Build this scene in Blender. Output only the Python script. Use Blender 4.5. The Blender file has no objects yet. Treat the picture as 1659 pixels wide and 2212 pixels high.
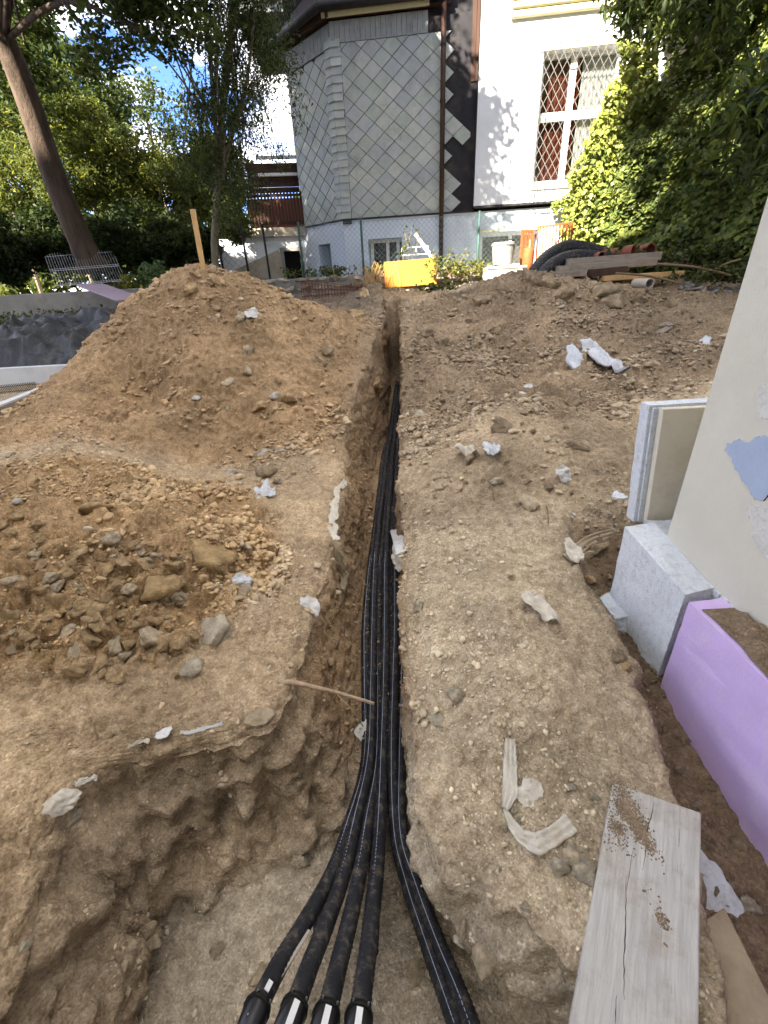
import bpy, bmesh, math, random
import numpy as np
from mathutils import Vector, Matrix

random.seed(7)
RNG = np.random.default_rng(11)
SC = bpy.context.scene
COL = SC.collection
D2R = math.radians

# ---------------------------------------------------------------- camera, sky, sun, exposure
F_PX, PITCH, ROLL, CAM_H = 954.0, D2R(27.9), D2R(3.0), 1.3      # focal length in 1659-wide pixels
R0 = Vector((1, 0, 0)); U0 = Vector((0, math.sin(PITCH), math.cos(PITCH)))
FW = Vector((0, math.cos(PITCH), -math.sin(PITCH)))
CR = R0 * math.cos(ROLL) - U0 * math.sin(ROLL)
CU = R0 * math.sin(ROLL) + U0 * math.cos(ROLL)
CAMP = Vector((0, 0, CAM_H))
cam = bpy.data.cameras.new('camera'); cam.sensor_fit = 'HORIZONTAL'; cam.sensor_width = 36
cam.lens = 36 * F_PX / 1659; cam.clip_start = 0.02; cam.clip_end = 2000
camo = bpy.data.objects.new('camera', cam); COL.objects.link(camo)
mw = Matrix((CR, CU, -FW)).transposed().to_4x4(); mw.translation = CAMP
camo.matrix_world = mw; SC.camera = camo

SUN_EL, SUN_TO = D2R(31), Vector((-0.60, -0.80, 0)).normalized()   # horizontal direction towards the sun
W = bpy.data.worlds.new('World'); SC.world = W; W.use_nodes = True
nt = W.node_tree; bg = nt.nodes['Background']
sky = nt.nodes.new('ShaderNodeTexSky'); sky.sky_type = 'NISHITA'; sky.sun_disc = False
sky.air_density = .28; sky.dust_density = 0; sky.ozone_density = 5; sky.sun_elevation = SUN_EL; sky.sun_rotation = math.atan2(SUN_TO.x, SUN_TO.y)
# fair-weather clouds scattered evenly over the whole sky
tcw = nt.nodes.new('ShaderNodeTexCoord'); nzw = nt.nodes.new('ShaderNodeTexNoise'); nzw.inputs['Scale'].default_value = 3.4; nzw.inputs['Detail'].default_value = 9; nzw.inputs['Roughness'].default_value = .58
mpw = nt.nodes.new('ShaderNodeMapping'); mpw.inputs['Scale'].default_value = (1, 1, 2.2); mpw.inputs['Location'].default_value = (5, 5, 9)
nt.links.new(tcw.outputs['Generated'], mpw.inputs[0]); nt.links.new(mpw.outputs[0], nzw.inputs['Vector'])
rpw = nt.nodes.new('ShaderNodeValToRGB'); rpw.color_ramp.elements[0].position = .46; rpw.color_ramp.elements[1].position = .62; nt.links.new(nzw.outputs[0], rpw.inputs[0])
mxw = nt.nodes.new('ShaderNodeMix'); mxw.data_type = 'RGBA'; nt.links.new(rpw.outputs[0], mxw.inputs[0]); nt.links.new(sky.outputs[0], mxw.inputs[6]); mxw.inputs[7].default_value = (5.8, 5.5, 5.1, 1)
nt.links.new(mxw.outputs[2], bg.inputs[0]); bg.inputs[1].default_value = 0.15
sl = bpy.data.lights.new('sun', 'SUN'); sl.energy = 4.6; sl.angle = D2R(0.6); sl.color = (1, 0.92, 0.80)
so = bpy.data.objects.new('sun', sl); COL.objects.link(so)
sdir = (SUN_TO * math.cos(SUN_EL) + Vector((0, 0, math.sin(SUN_EL))))
so.rotation_euler = sdir.to_track_quat('Z', 'Y').to_euler(); so.location = (-6, -8, 14)
SC.view_settings.view_transform = 'Standard'; SC.view_settings.look = 'None'
SC.view_settings.exposure = 2.65; SC.view_settings.gamma = 1.0
SC.render.engine = 'CYCLES'
SC.cycles.max_bounces = 5; SC.cycles.use_adaptive_sampling = True; SC.cycles.adaptive_threshold = .025; SC.cycles.diffuse_bounces = 3; SC.cycles.transparent_max_bounces = 8
SC.cycles.use_denoising = True

# ---------------------------------------------------------------- picking points of the place
def ray(px, py): return FW + CR * ((px - 829.5) / F_PX) - CU * ((py - 1106) / F_PX)
def PY(px, py, Y): d = ray(px, py); return CAMP + d * (Y / d.y)
def PZ(px, py, Z): d = ray(px, py); return CAMP + d * ((Z - CAM_H) / d.z)
def PX(px, py, X): d = ray(px, py); return CAMP + d * (X / d.x)

# ---------------------------------------------------------------- object helpers
def tag(o, label=None, cat=None, group=None, kind=None):
    if label: o['label'] = label
    if cat: o['category'] = cat
    if group: o['group'] = group
    if kind: o['kind'] = kind
    return o

def wloc(o):
    v = Vector((0, 0, 0))
    while o is not None: v += o.location; o = o.parent
    return v

def thing(name, loc, label, cat, group=None):
    o = bpy.data.objects.new(name, None); COL.objects.link(o); o.location = loc; o.empty_display_size = .1
    return tag(o, label, cat, group)

def link(name, me, mat=None, parent=None):
    o = bpy.data.objects.new(name, me); COL.objects.link(o)
    if mat is not None and not me.materials: me.materials.append(mat)
    if parent is not None: o.parent = parent
    return o

class MB:
    """collects boxes, beams, tubes and sheets (world coordinates) and links them as one mesh"""
    def __init__(s): s.v = []; s.f = []; s.smooth = False
    def add(s, vs, fs):
        b = len(s.v); s.v += [tuple(x) for x in vs]; s.f += [tuple(i + b for i in f) for f in fs]; return s
    def frame(s, o, ax, ay, az):
        o = Vector(o); vs = []
        for k in (0, 1):
            for (i, j) in ((0, 0), (1, 0), (1, 1), (0, 1)):
                vs.append(o + ax * i + ay * j + az * k)
        fs = [(3, 2, 1, 0), (4, 5, 6, 7), (0, 1, 5, 4), (1, 2, 6, 5), (2, 3, 7, 6), (3, 0, 4, 7)]
        if ax.cross(ay).dot(az) < 0: fs = [f[::-1] for f in fs]
        return s.add(vs, fs)
    def box(s, x0, x1, y0, y1, z0, z1):
        return s.frame((x0, y0, z0), Vector((x1 - x0, 0, 0)), Vector((0, y1 - y0, 0)), Vector((0, 0, z1 - z0)))
    def beam(s, p, q, w, h, up=Vector((0, 0, 1))):
        p, q = Vector(p), Vector(q); d = (q - p); a = d.cross(up).normalized() * w; b = a.cross(d).normalized() * h
        return s.frame(p - a / 2 - b / 2, a, b, d)
    def tube(s, path, r, n=8, cap=True, taper=None):
        P = [Vector(p) for p in path]; rings = []; prev = None
        for i, p in enumerate(P):
            t = (P[min(i + 1, len(P) - 1)] - P[max(i - 1, 0)]).normalized()
            if prev is None:
                a = t.orthogonal().normalized()
            else:
                a = (prev - t * prev.dot(t)).normalized()
            prev = a; b = t.cross(a)
            rr = r[i] if isinstance(r, (list, tuple)) else r
            rings.append([p + (a * math.cos(2 * math.pi * k / n) + b * math.sin(2 * math.pi * k / n)) * rr for k in range(n)])
        base = len(s.v)
        for rg in rings: s.v += [tuple(x) for x in rg]
        for i in range(len(P) - 1):
            for k in range(n):
                a0 = base + i * n + k; a1 = base + i * n + (k + 1) % n
                s.f.append((a0, a1, a1 + n, a0 + n))
        if cap:
            s.f.append(tuple(base + k for k in range(n))[::-1]); s.f.append(tuple(base + (len(P) - 1) * n + k for k in range(n)))
        return s
    def poly(s, pts, th):
        """flat polygon pts (world) thickened along th"""
        n = len(pts); vs = [Vector(p) for p in pts]; vs += [p + th for p in vs]
        fs = [tuple(range(n))[::-1], tuple(range(n, 2 * n))] + [(i, (i + 1) % n, n + (i + 1) % n, n + i) for i in range(n)]
        return s.add(vs, fs)
    def build(s, name, mat, parent=None, smooth=None, bevel=0):
        off = wloc(parent) if parent is not None else Vector((0, 0, 0))
        me = bpy.data.meshes.new(name)
        me.from_pydata([(x - off.x, y - off.y, z - off.z) for (x, y, z) in s.v], [], s.f); me.update()
        if smooth or (smooth is None and s.smooth): me.shade_smooth()
        o = link(name, me, mat, parent)
        if bevel:
            bm = bmesh.new(); bm.from_mesh(me)
            bmesh.ops.recalc_face_normals(bm, faces=bm.faces)
            bmesh.ops.bevel(bm, geom=bm.edges[:], offset=bevel, segments=1, affect='EDGES', clamp_overlap=True)
            bm.to_mesh(me); bm.free()
        return o

def npmesh(name, V, Fq, mat, parent=None, tint=None, smooth=False):
    """numpy mesh with equal sized faces and an optional per-vertex colour called tint"""
    if parent is not None:
        V = V - np.array(wloc(parent))
    k = Fq.shape[1]; me = bpy.data.meshes.new(name)
    me.vertices.add(len(V)); me.vertices.foreach_set('co', np.ascontiguousarray(V, dtype=np.float32).ravel())
    me.loops.add(Fq.size); me.loops.foreach_set('vertex_index', np.ascontiguousarray(Fq, dtype=np.int32).ravel())
    me.polygons.add(len(Fq)); me.polygons.foreach_set('loop_start', np.arange(0, Fq.size, k, dtype=np.int32))
    if smooth: me.polygons.foreach_set('use_smooth', np.ones(len(Fq), dtype=bool))
    me.update(calc_edges=True)
    if tint is not None:
        at = me.attributes.new('tint', 'FLOAT_COLOR', 'POINT')
        c = np.ones((len(V), 4), dtype=np.float32); c[:, :3] = tint
        at.data.foreach_set('color', c.ravel())
    return link(name, me, mat, parent)

# ---------------------------------------------------------------- noise in numpy
def _hash(ix, iy, iz, s):
    h = (ix.astype(np.int64) * 374761393 + iy.astype(np.int64) * 668265263 + iz.astype(np.int64) * 2147483647 + s * 974634777) & 0xffffffff
    h = ((h ^ (h >> 13)) * 1274126177) & 0xffffffff
    h = ((h ^ (h >> 16)) * 2246822519) & 0xffffffff
    return ((h ^ (h >> 15)) & 0xffffff) / float(0xffffff)

def vnoise(p, s=0):
    i = np.floor(p); f = p - i; i = i.astype(np.int64); u = f * f * f * (f * (f * 6 - 15) + 10); r = 0
    for dx in (0, 1):
        wx = u[:, 0] if dx else 1 - u[:, 0]
        for dy in (0, 1):
            wy = u[:, 1] if dy else 1 - u[:, 1]
            for dz in (0, 1):
                wz = u[:, 2] if dz else 1 - u[:, 2]
                r = r + wx * wy * wz * _hash(i[:, 0] + dx, i[:, 1] + dy, i[:, 2] + dz, s)
    return r * 2 - 1

def fbm(p, octv=4, s=0, gain=.5):
    r = 0; a = 1.0; q = p
    for k in range(octv):
        r = r + a * vnoise(q, s + k * 17); q = q * 2.03 + 11.3; a *= gain
    return r

def worley(p, s=0, jit=.9):
    """distance to the nearest and second nearest feature point, and that point's random value"""
    i = np.floor(p).astype(np.int64); f = p - i
    d1 = np.full(len(p), 9.0); d2 = np.full(len(p), 9.0); rv = np.zeros(len(p))
    for dx in (-1, 0, 1):
        for dy in (-1, 0, 1):
            for dz in (-1, 0, 1):
                cx, cy, cz = i[:, 0] + dx, i[:, 1] + dy, i[:, 2] + dz
                h = _hash(cx, cy, cz, s)
                ex = dx + .5 + (h - .5) * jit - f[:, 0]
                ey = dy + .5 + (np.modf(h * 137.31)[0] - .5) * jit - f[:, 1]
                ez = dz + .5 + (np.modf(h * 919.77)[0] - .5) * jit - f[:, 2]
                d = np.sqrt(ex * ex + ey * ey + ez * ez)
                m = d < d1
                d2 = np.where(m, d1, np.minimum(d2, d)); rv = np.where(m, h, rv); d1 = np.where(m, d, d1)
    return d1, d2, rv

def sstep(a, b, x): t = np.clip((x - a) / (b - a), 0, 1); return t * t * (3 - 2 * t)

# ---------------------------------------------------------------- materials
def lin(r, g, b):
    f = lambda c: (c / 255 / 12.92) if c / 255 <= .04045 else ((c / 255 + .055) / 1.055) ** 2.4
    return (f(r), f(g), f(b), 1)

def nodes(name):
    m = bpy.data.materials.new(name); m.use_nodes = True
    return m, m.node_tree, m.node_tree.nodes['Principled BSDF']

def add_noise(nt, vec, scale, detail=5, rough=.6, stretch=None, rotz=0):
    if rotz:
        m0 = nt.nodes.new('ShaderNodeMapping'); m0.inputs['Rotation'].default_value = (0, 0, rotz); nt.links.new(vec, m0.inputs[0]); vec = m0.outputs[0]
    if stretch:
        mp = nt.nodes.new('ShaderNodeMapping'); mp.inputs['Scale'].default_value = stretch; nt.links.new(vec, mp.inputs[0]); vec = mp.outputs[0]
    n = nt.nodes.new('ShaderNodeTexNoise'); n.inputs['Scale'].default_value = scale; n.inputs['Detail'].default_value = detail
    n.inputs['Roughness'].default_value = rough; nt.links.new(vec, n.inputs['Vector']); return n

def ramp(nt, fac, stops):
    r = nt.nodes.new('ShaderNodeValToRGB'); el = r.color_ramp.elements
    while len(el) < len(stops): el.new(.5)
    for e, (p, c) in zip(el, stops): e.position = p; e.color = c
    nt.links.new(fac, r.inputs[0]); return r

def mix(nt, a, b, fac, mode='MIX'):
    m = nt.nodes.new('ShaderNodeMix'); m.data_type = 'RGBA'; m.blend_type = mode
    for s, x in ((m.inputs[6], a), (m.inputs[7], b), (m.inputs[0], fac)):
        if hasattr(x, 'links'): nt.links.new(x, s)
        else: s.default_value = x
    return m.outputs[2]

def bump(nt, bsdf, h, strength, dist=.01, prev=None):
    b = nt.nodes.new('ShaderNodeBump'); b.inputs['Strength'].default_value = strength; b.inputs['Distance'].default_value = dist
    nt.links.new(h, b.inputs['Height'])
    if prev: nt.links.new(prev, b.inputs['Normal'])
    nt.links.new(b.outputs[0], bsdf.inputs['Normal']); return b.outputs[0]

def simple(name, col, rough=.8, var=.25, scale=6, bmp=.3, bscale=60, dirt=None, dirtscale=3, dirtamt=.5, stretch=None, metal=0, spec=.3, bdist=.006, rotz=0):
    """base colour broken up by two noises, optional dirt of its own shape, fine relief"""
    m, nt, b = nodes(name)
    tc = nt.nodes.new('ShaderNodeTexCoord').outputs['Object']
    n1 = add_noise(nt, tc, scale, 6, .65, stretch, rotz)
    lo = tuple(c * (1 - var) for c in col[:3]) + (1,); hi = tuple(min(1, c * (1 + var * .6)) for c in col[:3]) + (1,)
    c = ramp(nt, n1.outputs[0], [(.3, lo), (.7, hi)]).outputs[0]
    if dirt:
        n2 = add_noise(nt, tc, dirtscale, 8, .7)
        fr = ramp(nt, n2.outputs[0], [(.5, (0, 0, 0, 1)), (.72, (dirtamt,) * 3 + (1,))])
        c = mix(nt, c, dirt, fr.outputs[0])
    nt.links.new(c, b.inputs['Base Color'])
    b.inputs['Roughness'].default_value = rough; b.inputs['Metallic'].default_value = metal
    b.inputs['Specular IOR Level'].default_value = spec
    if bmp:
        n3 = add_noise(nt, tc, bscale, 6, .7, stretch, rotz); bump(nt, b, n3.outputs[0], bmp, bdist)
    return m

def soil_material():
    m, nt, b = nodes('soil')
    tc = nt.nodes.new('ShaderNodeTexCoord').outputs['Object']
    at = nt.nodes.new('ShaderNodeAttribute'); at.attribute_name = 'tint'
    n1 = add_noise(nt, tc, 2.2, 8, .62)
    c = mix(nt, at.outputs['Color'], ramp(nt, n1.outputs[0], [(.3, (.62, .60, .58, 1)), (.7, (1.25, 1.22, 1.2, 1))]).outputs[0], 1.0, 'MULTIPLY')
    n2 = add_noise(nt, tc, 26, 6, .7)
    c = mix(nt, c, ramp(nt, n2.outputs[0], [(.32, (.66, .62, .58, 1)), (.66, (1.22, 1.22, 1.22, 1))]).outputs[0], 1.0, 'MULTIPLY')
    n5 = add_noise(nt, tc, 150, 4, .7)
    c = mix(nt, c, ramp(nt, n5.outputs[0], [(.3, (.70, .68, .66, 1)), (.68, (1.25, 1.25, 1.25, 1))]).outputs[0], .85, 'MULTIPLY')
    # small pale and dark grit
    vo = nt.nodes.new('ShaderNodeTexVoronoi'); vo.inputs['Scale'].default_value = 130; nt.links.new(tc, vo.inputs['Vector'])
    sp = nt.nodes.new('ShaderNodeSeparateColor'); nt.links.new(vo.outputs['Color'], sp.inputs[0])
    r1 = ramp(nt, sp.outputs[0], [(.0, (.74, .72, .70, 1)), (.5, (1, 1, 1, 1)), (.93, (1.05, 1.05, 1.05, 1)), (.985, (1.4, 1.4, 1.4, 1))])
    c = mix(nt, c, r1.outputs[0], .8, 'MULTIPLY')
    nt.links.new(c, b.inputs['Base Color']); b.inputs['Roughness'].default_value = .97; b.inputs['Specular IOR Level'].default_value = .12
    n3 = add_noise(nt, tc, 48, 8, .72)
    p = bump(nt, b, n3.outputs[0], .9, .016)
    iv = nt.nodes.new('ShaderNodeMath'); iv.operation = 'SUBTRACT'; iv.inputs[0].default_value = 1; nt.links.new(vo.outputs['Distance'], iv.inputs[1])
    bump(nt, b, iv.outputs[0], .55, .006, p)
    return m

def tint_material(name, rough=.9, var=.35, scale=40, bmp=.6, spec=.15, dist=.006):
    m, nt, b = nodes(name)
    tc = nt.nodes.new('ShaderNodeTexCoord').outputs['Object']
    at = nt.nodes.new('ShaderNodeAttribute'); at.attribute_name = 'tint'
    n1 = add_noise(nt, tc, scale, 6, .7)
    c = mix(nt, at.outputs['Color'], ramp(nt, n1.outputs[0], [(.3, (1 - var,) * 3 + (1,)), (.7, (1 + var,) * 3 + (1,))]).outputs[0], 1.0, 'MULTIPLY')
    nt.links.new(c, b.inputs['Base Color']); b.inputs['Roughness'].default_value = rough; b.inputs['Specular IOR Level'].default_value = spec
    n3 = add_noise(nt, tc, scale * 2.5, 6, .7); bump(nt, b, n3.outputs[0], bmp, dist)
    return m

def leaf_material(name, rough=.55, trans=.45):
    m, nt, b = nodes(name)
    at = nt.nodes.new('ShaderNodeAttribute'); at.attribute_name = 'tint'
    nt.links.new(at.outputs['Color'], b.inputs['Base Color']); b.inputs['Roughness'].default_value = rough
    b.inputs['Specular IOR Level'].default_value = .3
    tr = nt.nodes.new('ShaderNodeBsdfTranslucent')
    c2 = mix(nt, at.outputs['Color'], (1.3, 1.25, .6, 1), 1.0, 'MULTIPLY'); nt.links.new(c2, tr.inputs[0])
    ms = nt.nodes.new('ShaderNodeMixShader'); ms.inputs[0].default_value = trans
    nt.links.new(b.outputs[0], ms.inputs[1]); nt.links.new(tr.outputs[0], ms.inputs[2])
    nt.links.new(ms.outputs[0], nt.nodes['Material Output'].inputs[0]); return m

M = {}
M['soil'] = soil_material()
M['clod'] = tint_material('clod', .97, .3, 30, .8)
M['clod_soil'] = tint_material('clod_soil', .97, .32, 2.6, .8, .1, .06)
M['leaf'] = leaf_material('leaf')
M['ivy'] = leaf_material('ivy', .45, .3)
M['bark'] = simple('bark', lin(88, 74, 62), .95, .55, 7, 1.0, 16, stretch=(1, 1, .22), bdist=.05)
M['bark_thin'] = simple('bark_thin', lin(120, 112, 92), .95, .4, 9, .8, 40, stretch=(1, 1, .3))
M['render_cream'] = simple('render_cream', lin(206, 200, 184), .93, .07, 3, .5, 120, lin(188, 180, 164), 2.4, .5)
M['eps'] = simple('eps', lin(222, 226, 230), .85, .07, 40, .8, 110, lin(150, 142, 130), 45, .5)
M['eps_side'] = simple('eps_side', lin(206, 212, 218), .9, .12, 30, 1.0, 70, lin(150, 132, 108), 14, .55)
def add_beads(m, scale=190, strength=.8):
    nt = m.node_tree; b = nt.nodes['Principled BSDF']; tc = nt.nodes.new('ShaderNodeTexCoord').outputs['Object']
    vo = nt.nodes.new('ShaderNodeTexVoronoi'); vo.inputs['Scale'].default_value = scale; nt.links.new(tc, vo.inputs['Vector'])
    prev = b.inputs['Normal'].links[0].from_socket; iv = nt.nodes.new('ShaderNodeMath'); iv.operation = 'SUBTRACT'; iv.inputs[0].default_value = 1; nt.links.new(vo.outputs['Distance'], iv.inputs[1])
    bump(nt, b, iv.outputs[0], strength, .004, prev)
add_beads(M['eps']); add_beads(M['eps_side'], 150, 1.0)
M['xps'] = simple('xps', lin(206, 180, 226), .6, .10, 5, .3, 90, lin(214, 200, 222), 11, .6)
M['board_cream'] = simple('board_cream', lin(206, 198, 180), .85, .08, 5, .2, 80, lin(160, 126, 78), 4, .5)
M['filler'] = simple('filler', lin(222, 218, 208), .95, .12, 8, 1.0, 60, lin(168, 160, 148), 10, .5, bdist=.012)
M['patch_blue'] = simple('patch_blue', lin(164, 176, 196), .85, .08, 12, .6, 90)
M['plank'] = simple('plank', lin(188, 184, 176), .88, .22, 14, .8, 34, lin(138, 116, 90), 9, .55, stretch=(6, .35, 6), rotz=D2R(90) - math.atan2(.45, .29))
M['crack'] = simple('crack', lin(40, 34, 28), 1, .2)
M['conduit'] = simple('conduit', lin(36, 37, 42), .6, .4, 30, .3, 120, lin(118, 106, 90), 34, .8, spec=.3)
M['black_plastic'] = simple('black_plastic', lin(20, 20, 22), .35, .2, 20, .1, 80, spec=.5)
M['stripe'] = simple('stripe', lin(170, 180, 200), .5, .2, 40, 0)
M['sticker'] = simple('sticker', lin(232, 232, 230), .5, .08, 40, 0)
M['steel'] = simple('steel', lin(150, 150, 150), .4, .2, 40, 0, metal=.8)
M['fabric_white'] = simple('fabric_white', lin(206, 198, 182), .9, .15, 30, .7, 120, lin(164, 140, 108), 16, .6)
M['film_white'] = simple('film_white', lin(206, 204, 198), .8, .12, 30, .5, 120, lin(150, 128, 100), 18, .5)
M['fabric_tan'] = simple('fabric_tan', lin(160, 144, 118), .9, .2, 20, .7, 120, lin(120, 96, 66), 12, .6)
M['root'] = simple('root', lin(186, 160, 134), .95, .3, 40, .9, 90)
M['slate'] = simple('slate', lin(176, 180, 176), .75, .13, 7, .3, 90, lin(120, 124, 116), 3, .6)
M['slate_dark'] = simple('slate_dark', lin(150, 152, 150), .8, .2, 9, .4, 60, lin(98, 98, 96), 5, .7, stretch=(3, 3, .4))
M['bitumen'] = simple('bitumen', lin(46, 44, 46), .85, .35, 5, .3, 60, lin(92, 82, 74), 2.2, .6)
M['house_white'] = simple('house_white', lin(226, 228, 230), .9, .05, 2, .2, 140)
M['plinth'] = simple('plinth', lin(206, 214, 226), .9, .06, 3, .25, 120, lin(178, 178, 172), 2, .4)
M['cream_trim'] = simple('cream_trim', lin(206, 198, 160), .8, .1, 8, .1)
M['window_white'] = simple('window_white', lin(228, 228, 224), .5, .05, 10, .05)
M['copper'] = simple('copper', lin(76, 54, 44), .55, .3, 12, .1, metal=.4)
M['gutter'] = simple('gutter', lin(52, 50, 50), .6, .3, 8, .2)
M['roof'] = simple('roof', lin(58, 50, 46), .85, .4, 12, .6, 50)
M['curtain_red'] = simple('curtain_red', lin(104, 52, 38), .9, .4, 14, .2, stretch=(3, 3, .2))
M['curtain_white'] = simple('curtain_white', lin(200, 204, 200), .9, .25, 22, .3, stretch=(4, 4, .3))
M['orange_cloth'] = simple('orange_cloth', lin(190, 78, 30), .9, .3, 20, .2)
M['dark_void'] = simple('dark_void', lin(30, 27, 26), .9, .4, 4, 0)
M['grille'] = simple('grille', lin(120, 116, 108), .6, .25, 30, .1, metal=.3)
M['galv'] = simple('galv', lin(160, 162, 160), .5, .25, 30, .1, metal=.4)
M['green_post'] = simple('green_post', lin(62, 92, 84), .5, .2, 20, .1)
M['wire_green'] = simple('wire_green', lin(120, 140, 140), .5, .2, 20, 0)
M['dark_metal'] = simple('dark_metal', lin(34, 34, 36), .6, .2, 20, .1)
M['concrete'] = simple('concrete', lin(150, 146, 136), .95, .22, 3, .5, 60, lin(104, 98, 88), 2, .7)
M['concrete_white'] = simple('concrete_white', lin(206, 208, 208), .9, .08, 5, .3, 80, lin(160, 154, 144), 4, .4)
M['concrete_beige'] = simple('concrete_beige', lin(168, 158, 140), .95, .15, 4, .4, 80, lin(120, 106, 86), 3, .6)
M['wood_dark'] = simple('wood_dark', lin(74, 54, 44), .85, .35, 9, .4, 40, stretch=(1, 1, .2))
M['wood_raw'] = simple('wood_raw', lin(204, 166, 112), .8, .15, 12, .3, 50, stretch=(5, 5, .5))
M['wood_grey'] = simple('wood_grey', lin(150, 138, 124), .9, .25, 8, .5, 40, lin(96, 80, 64), 5, .6, stretch=(.6, 5, 5))
M['formwork'] = simple('formwork', lin(184, 122, 26), .55, .12, 5, .1, 60, lin(150, 104, 30), 4, .5, stretch=(.5, 3, 4))
M['rust'] = simple('rust', lin(120, 72, 48), .9, .4, 20, .5)
M['stone'] = simple('stone', lin(128, 118, 104), .95, .35, 6, .8, 40, lin(86, 78, 64), 4, .6)
M['bucket'] = simple('bucket', lin(140, 138, 132), .8, .25, 9, .3, 60, lin(190, 186, 176), 5, .7)
M['orange_plastic'] = simple('orange_plastic', lin(156, 84, 44), .7, .15, 12, .1, 60, lin(170, 110, 70), 6, .5)
M['clay'] = simple('clay', lin(130, 76, 58), .65, .15, 9, .15, 60, lin(120, 84, 66), 5, .5)
M['pvc_grey'] = simple('pvc_grey', lin(170, 160, 148), .6, .15, 9, .2)
M['tarp'] = simple('tarp', lin(48, 49, 50), .5, .35, 7, .6, 14, lin(92, 87, 78), 3.5, .7, spec=.35, bdist=.03)
M['board_purple'] = simple('board_purple', lin(160, 140, 150), .85, .12, 6, .2)
M['rubble'] = simple('rubble', lin(150, 148, 142), .95, .3, 9, .6, 40)
M['foam_scrap'] = simple('foam_scrap', lin(206, 208, 210), .85, .12, 20, 1.0, 90, lin(140, 125, 105), 16, .5)
M['twig'] = simple('twig', lin(128, 108, 84), .95, .3, 30, .4)
M['back_wall'] = simple('back_wall', lin(120, 124, 122), .9, .15, 4, .2)
M['lead_cap'] = simple('lead_cap', lin(120, 124, 126), .6, .2, 12, .2)
glass, gnt, gb = nodes('glass')
gb.inputs['Base Color'].default_value = (.9, .95, .95, 1); gb.inputs['Roughness'].default_value = .05
tr_ = gnt.nodes.new('ShaderNodeBsdfTransparent'); ms_ = gnt.nodes.new('ShaderNodeMixShader'); gl_ = gnt.nodes.new('ShaderNodeBsdfGlossy')
gl_.inputs['Roughness'].default_value = .04; fr_ = gnt.nodes.new('ShaderNodeFresnel'); fr_.inputs[0].default_value = 1.5
gnt.links.new(fr_.outputs[0], ms_.inputs[0]); gnt.links.new(tr_.outputs[0], ms_.inputs[1]); gnt.links.new(gl_.outputs[0], ms_.inputs[2])
gnt.links.new(ms_.outputs[0], gnt.nodes['Material Output'].inputs[0]); M['glass'] = glass

# ================================================================ THE GROUND
# control points of the two banks: (px, py, 'Y' or 'Z', value) turned into places on the bank
def ctl(rows):
    out = []
    for r in rows:
        if r[2] == 'Y': p = PY(r[0], r[1], r[3])
        elif r[2] == 'Z': p = PZ(r[0], r[1], r[3])
        out.append((p.x, p.y, p.z))
    return out

LEFT = ctl([
    (440, 582, 'Y', 5.1), (390, 605, 'Y', 4.95), (520, 610, 'Y', 5.15), (600, 645, 'Y', 5.2), (700, 680, 'Y', 5.35), (826, 722, 'Y', 5.5),
    (300, 655, 'Y', 4.85), (215, 745, 'Y', 4.65), (130, 822, 'Y', 4.4), (60, 882, 'Y', 4.1), (5, 932, 'Y', 3.8),
    (440, 700, 'Y', 4.6), (400, 800, 'Y', 4.15), (420, 900, 'Y', 3.75), (300, 900, 'Y', 3.75), (600, 800, 'Y', 4.3), (600, 900, 'Y', 3.8),
    (700, 850, 'Y', 4.25), (690, 935, 'Y', 3.75), (200, 890, 'Y', 3.85), (500, 955, 'Z', .12), (650, 975, 'Z', .10), (742, 945, 'Y', 3.65),
    (814, 764, 'Y', 4.95), (796, 815, 'Y', 4.45), (700, 775, 'Y', 4.7), (776, 878, 'Y', 4.05),
    (690, 1280, 'Z', 0), (600, 1550, 'Z', 0), (740, 1040, 'Z', .03), (730, 1180, 'Z', 0), (560, 1300, 'Z', .02), (420, 1420, 'Z', .03),
    (300, 1500, 'Z', .05), (130, 1740, 'Z', .02), (0, 1900, 'Z', 0), (0, 1700, 'Z', .08), (0, 1500, 'Z', .15), (0, 1300, 'Z', .30),
    (0, 1150, 'Z', .38), (0, 1000, 'Z', .34), (200, 1010, 'Z', .28), (250, 1180, 'Z', .27), (400, 1110, 'Z', .2), (470, 1170, 'Z', .15),
    (300, 1300, 'Z', .13), (520, 1225, 'Z', .03), (450, 1000, 'Z', .05), (300, 950, 'Z', .10), (560, 1060, 'Z', .03), (620, 1150, 'Z', .01)])
LEFT += [(-1.7, 5.9, 1.25), (-2.2, 6.6, 1.0), (-.6, 6.4, .92), (-.5, 7.4, 1.0), (0, 7.2, 1.14), (.05, 6.5, .85), (-2, 8, 1.0), (-4.2, 6, .35), (-5.5, 5.5, .3), (-5, 7, .55), (-4, 8.3, .85),
         (-6.5, 8.5, .8), (-7.5, 7, .5), (-3.9, 5.0, .22), (-4.5, 3.5, .2), (-3.2, 2.2, .3), (-2.2, .9, .15), (-1.8, -.6, .05), (-.9, -.6, 0), (-8.5, 9.6, .9), (-3, 9.6, 1.1), (0, 9.6, 1.15), (-9.5, 9, .9)]
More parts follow.
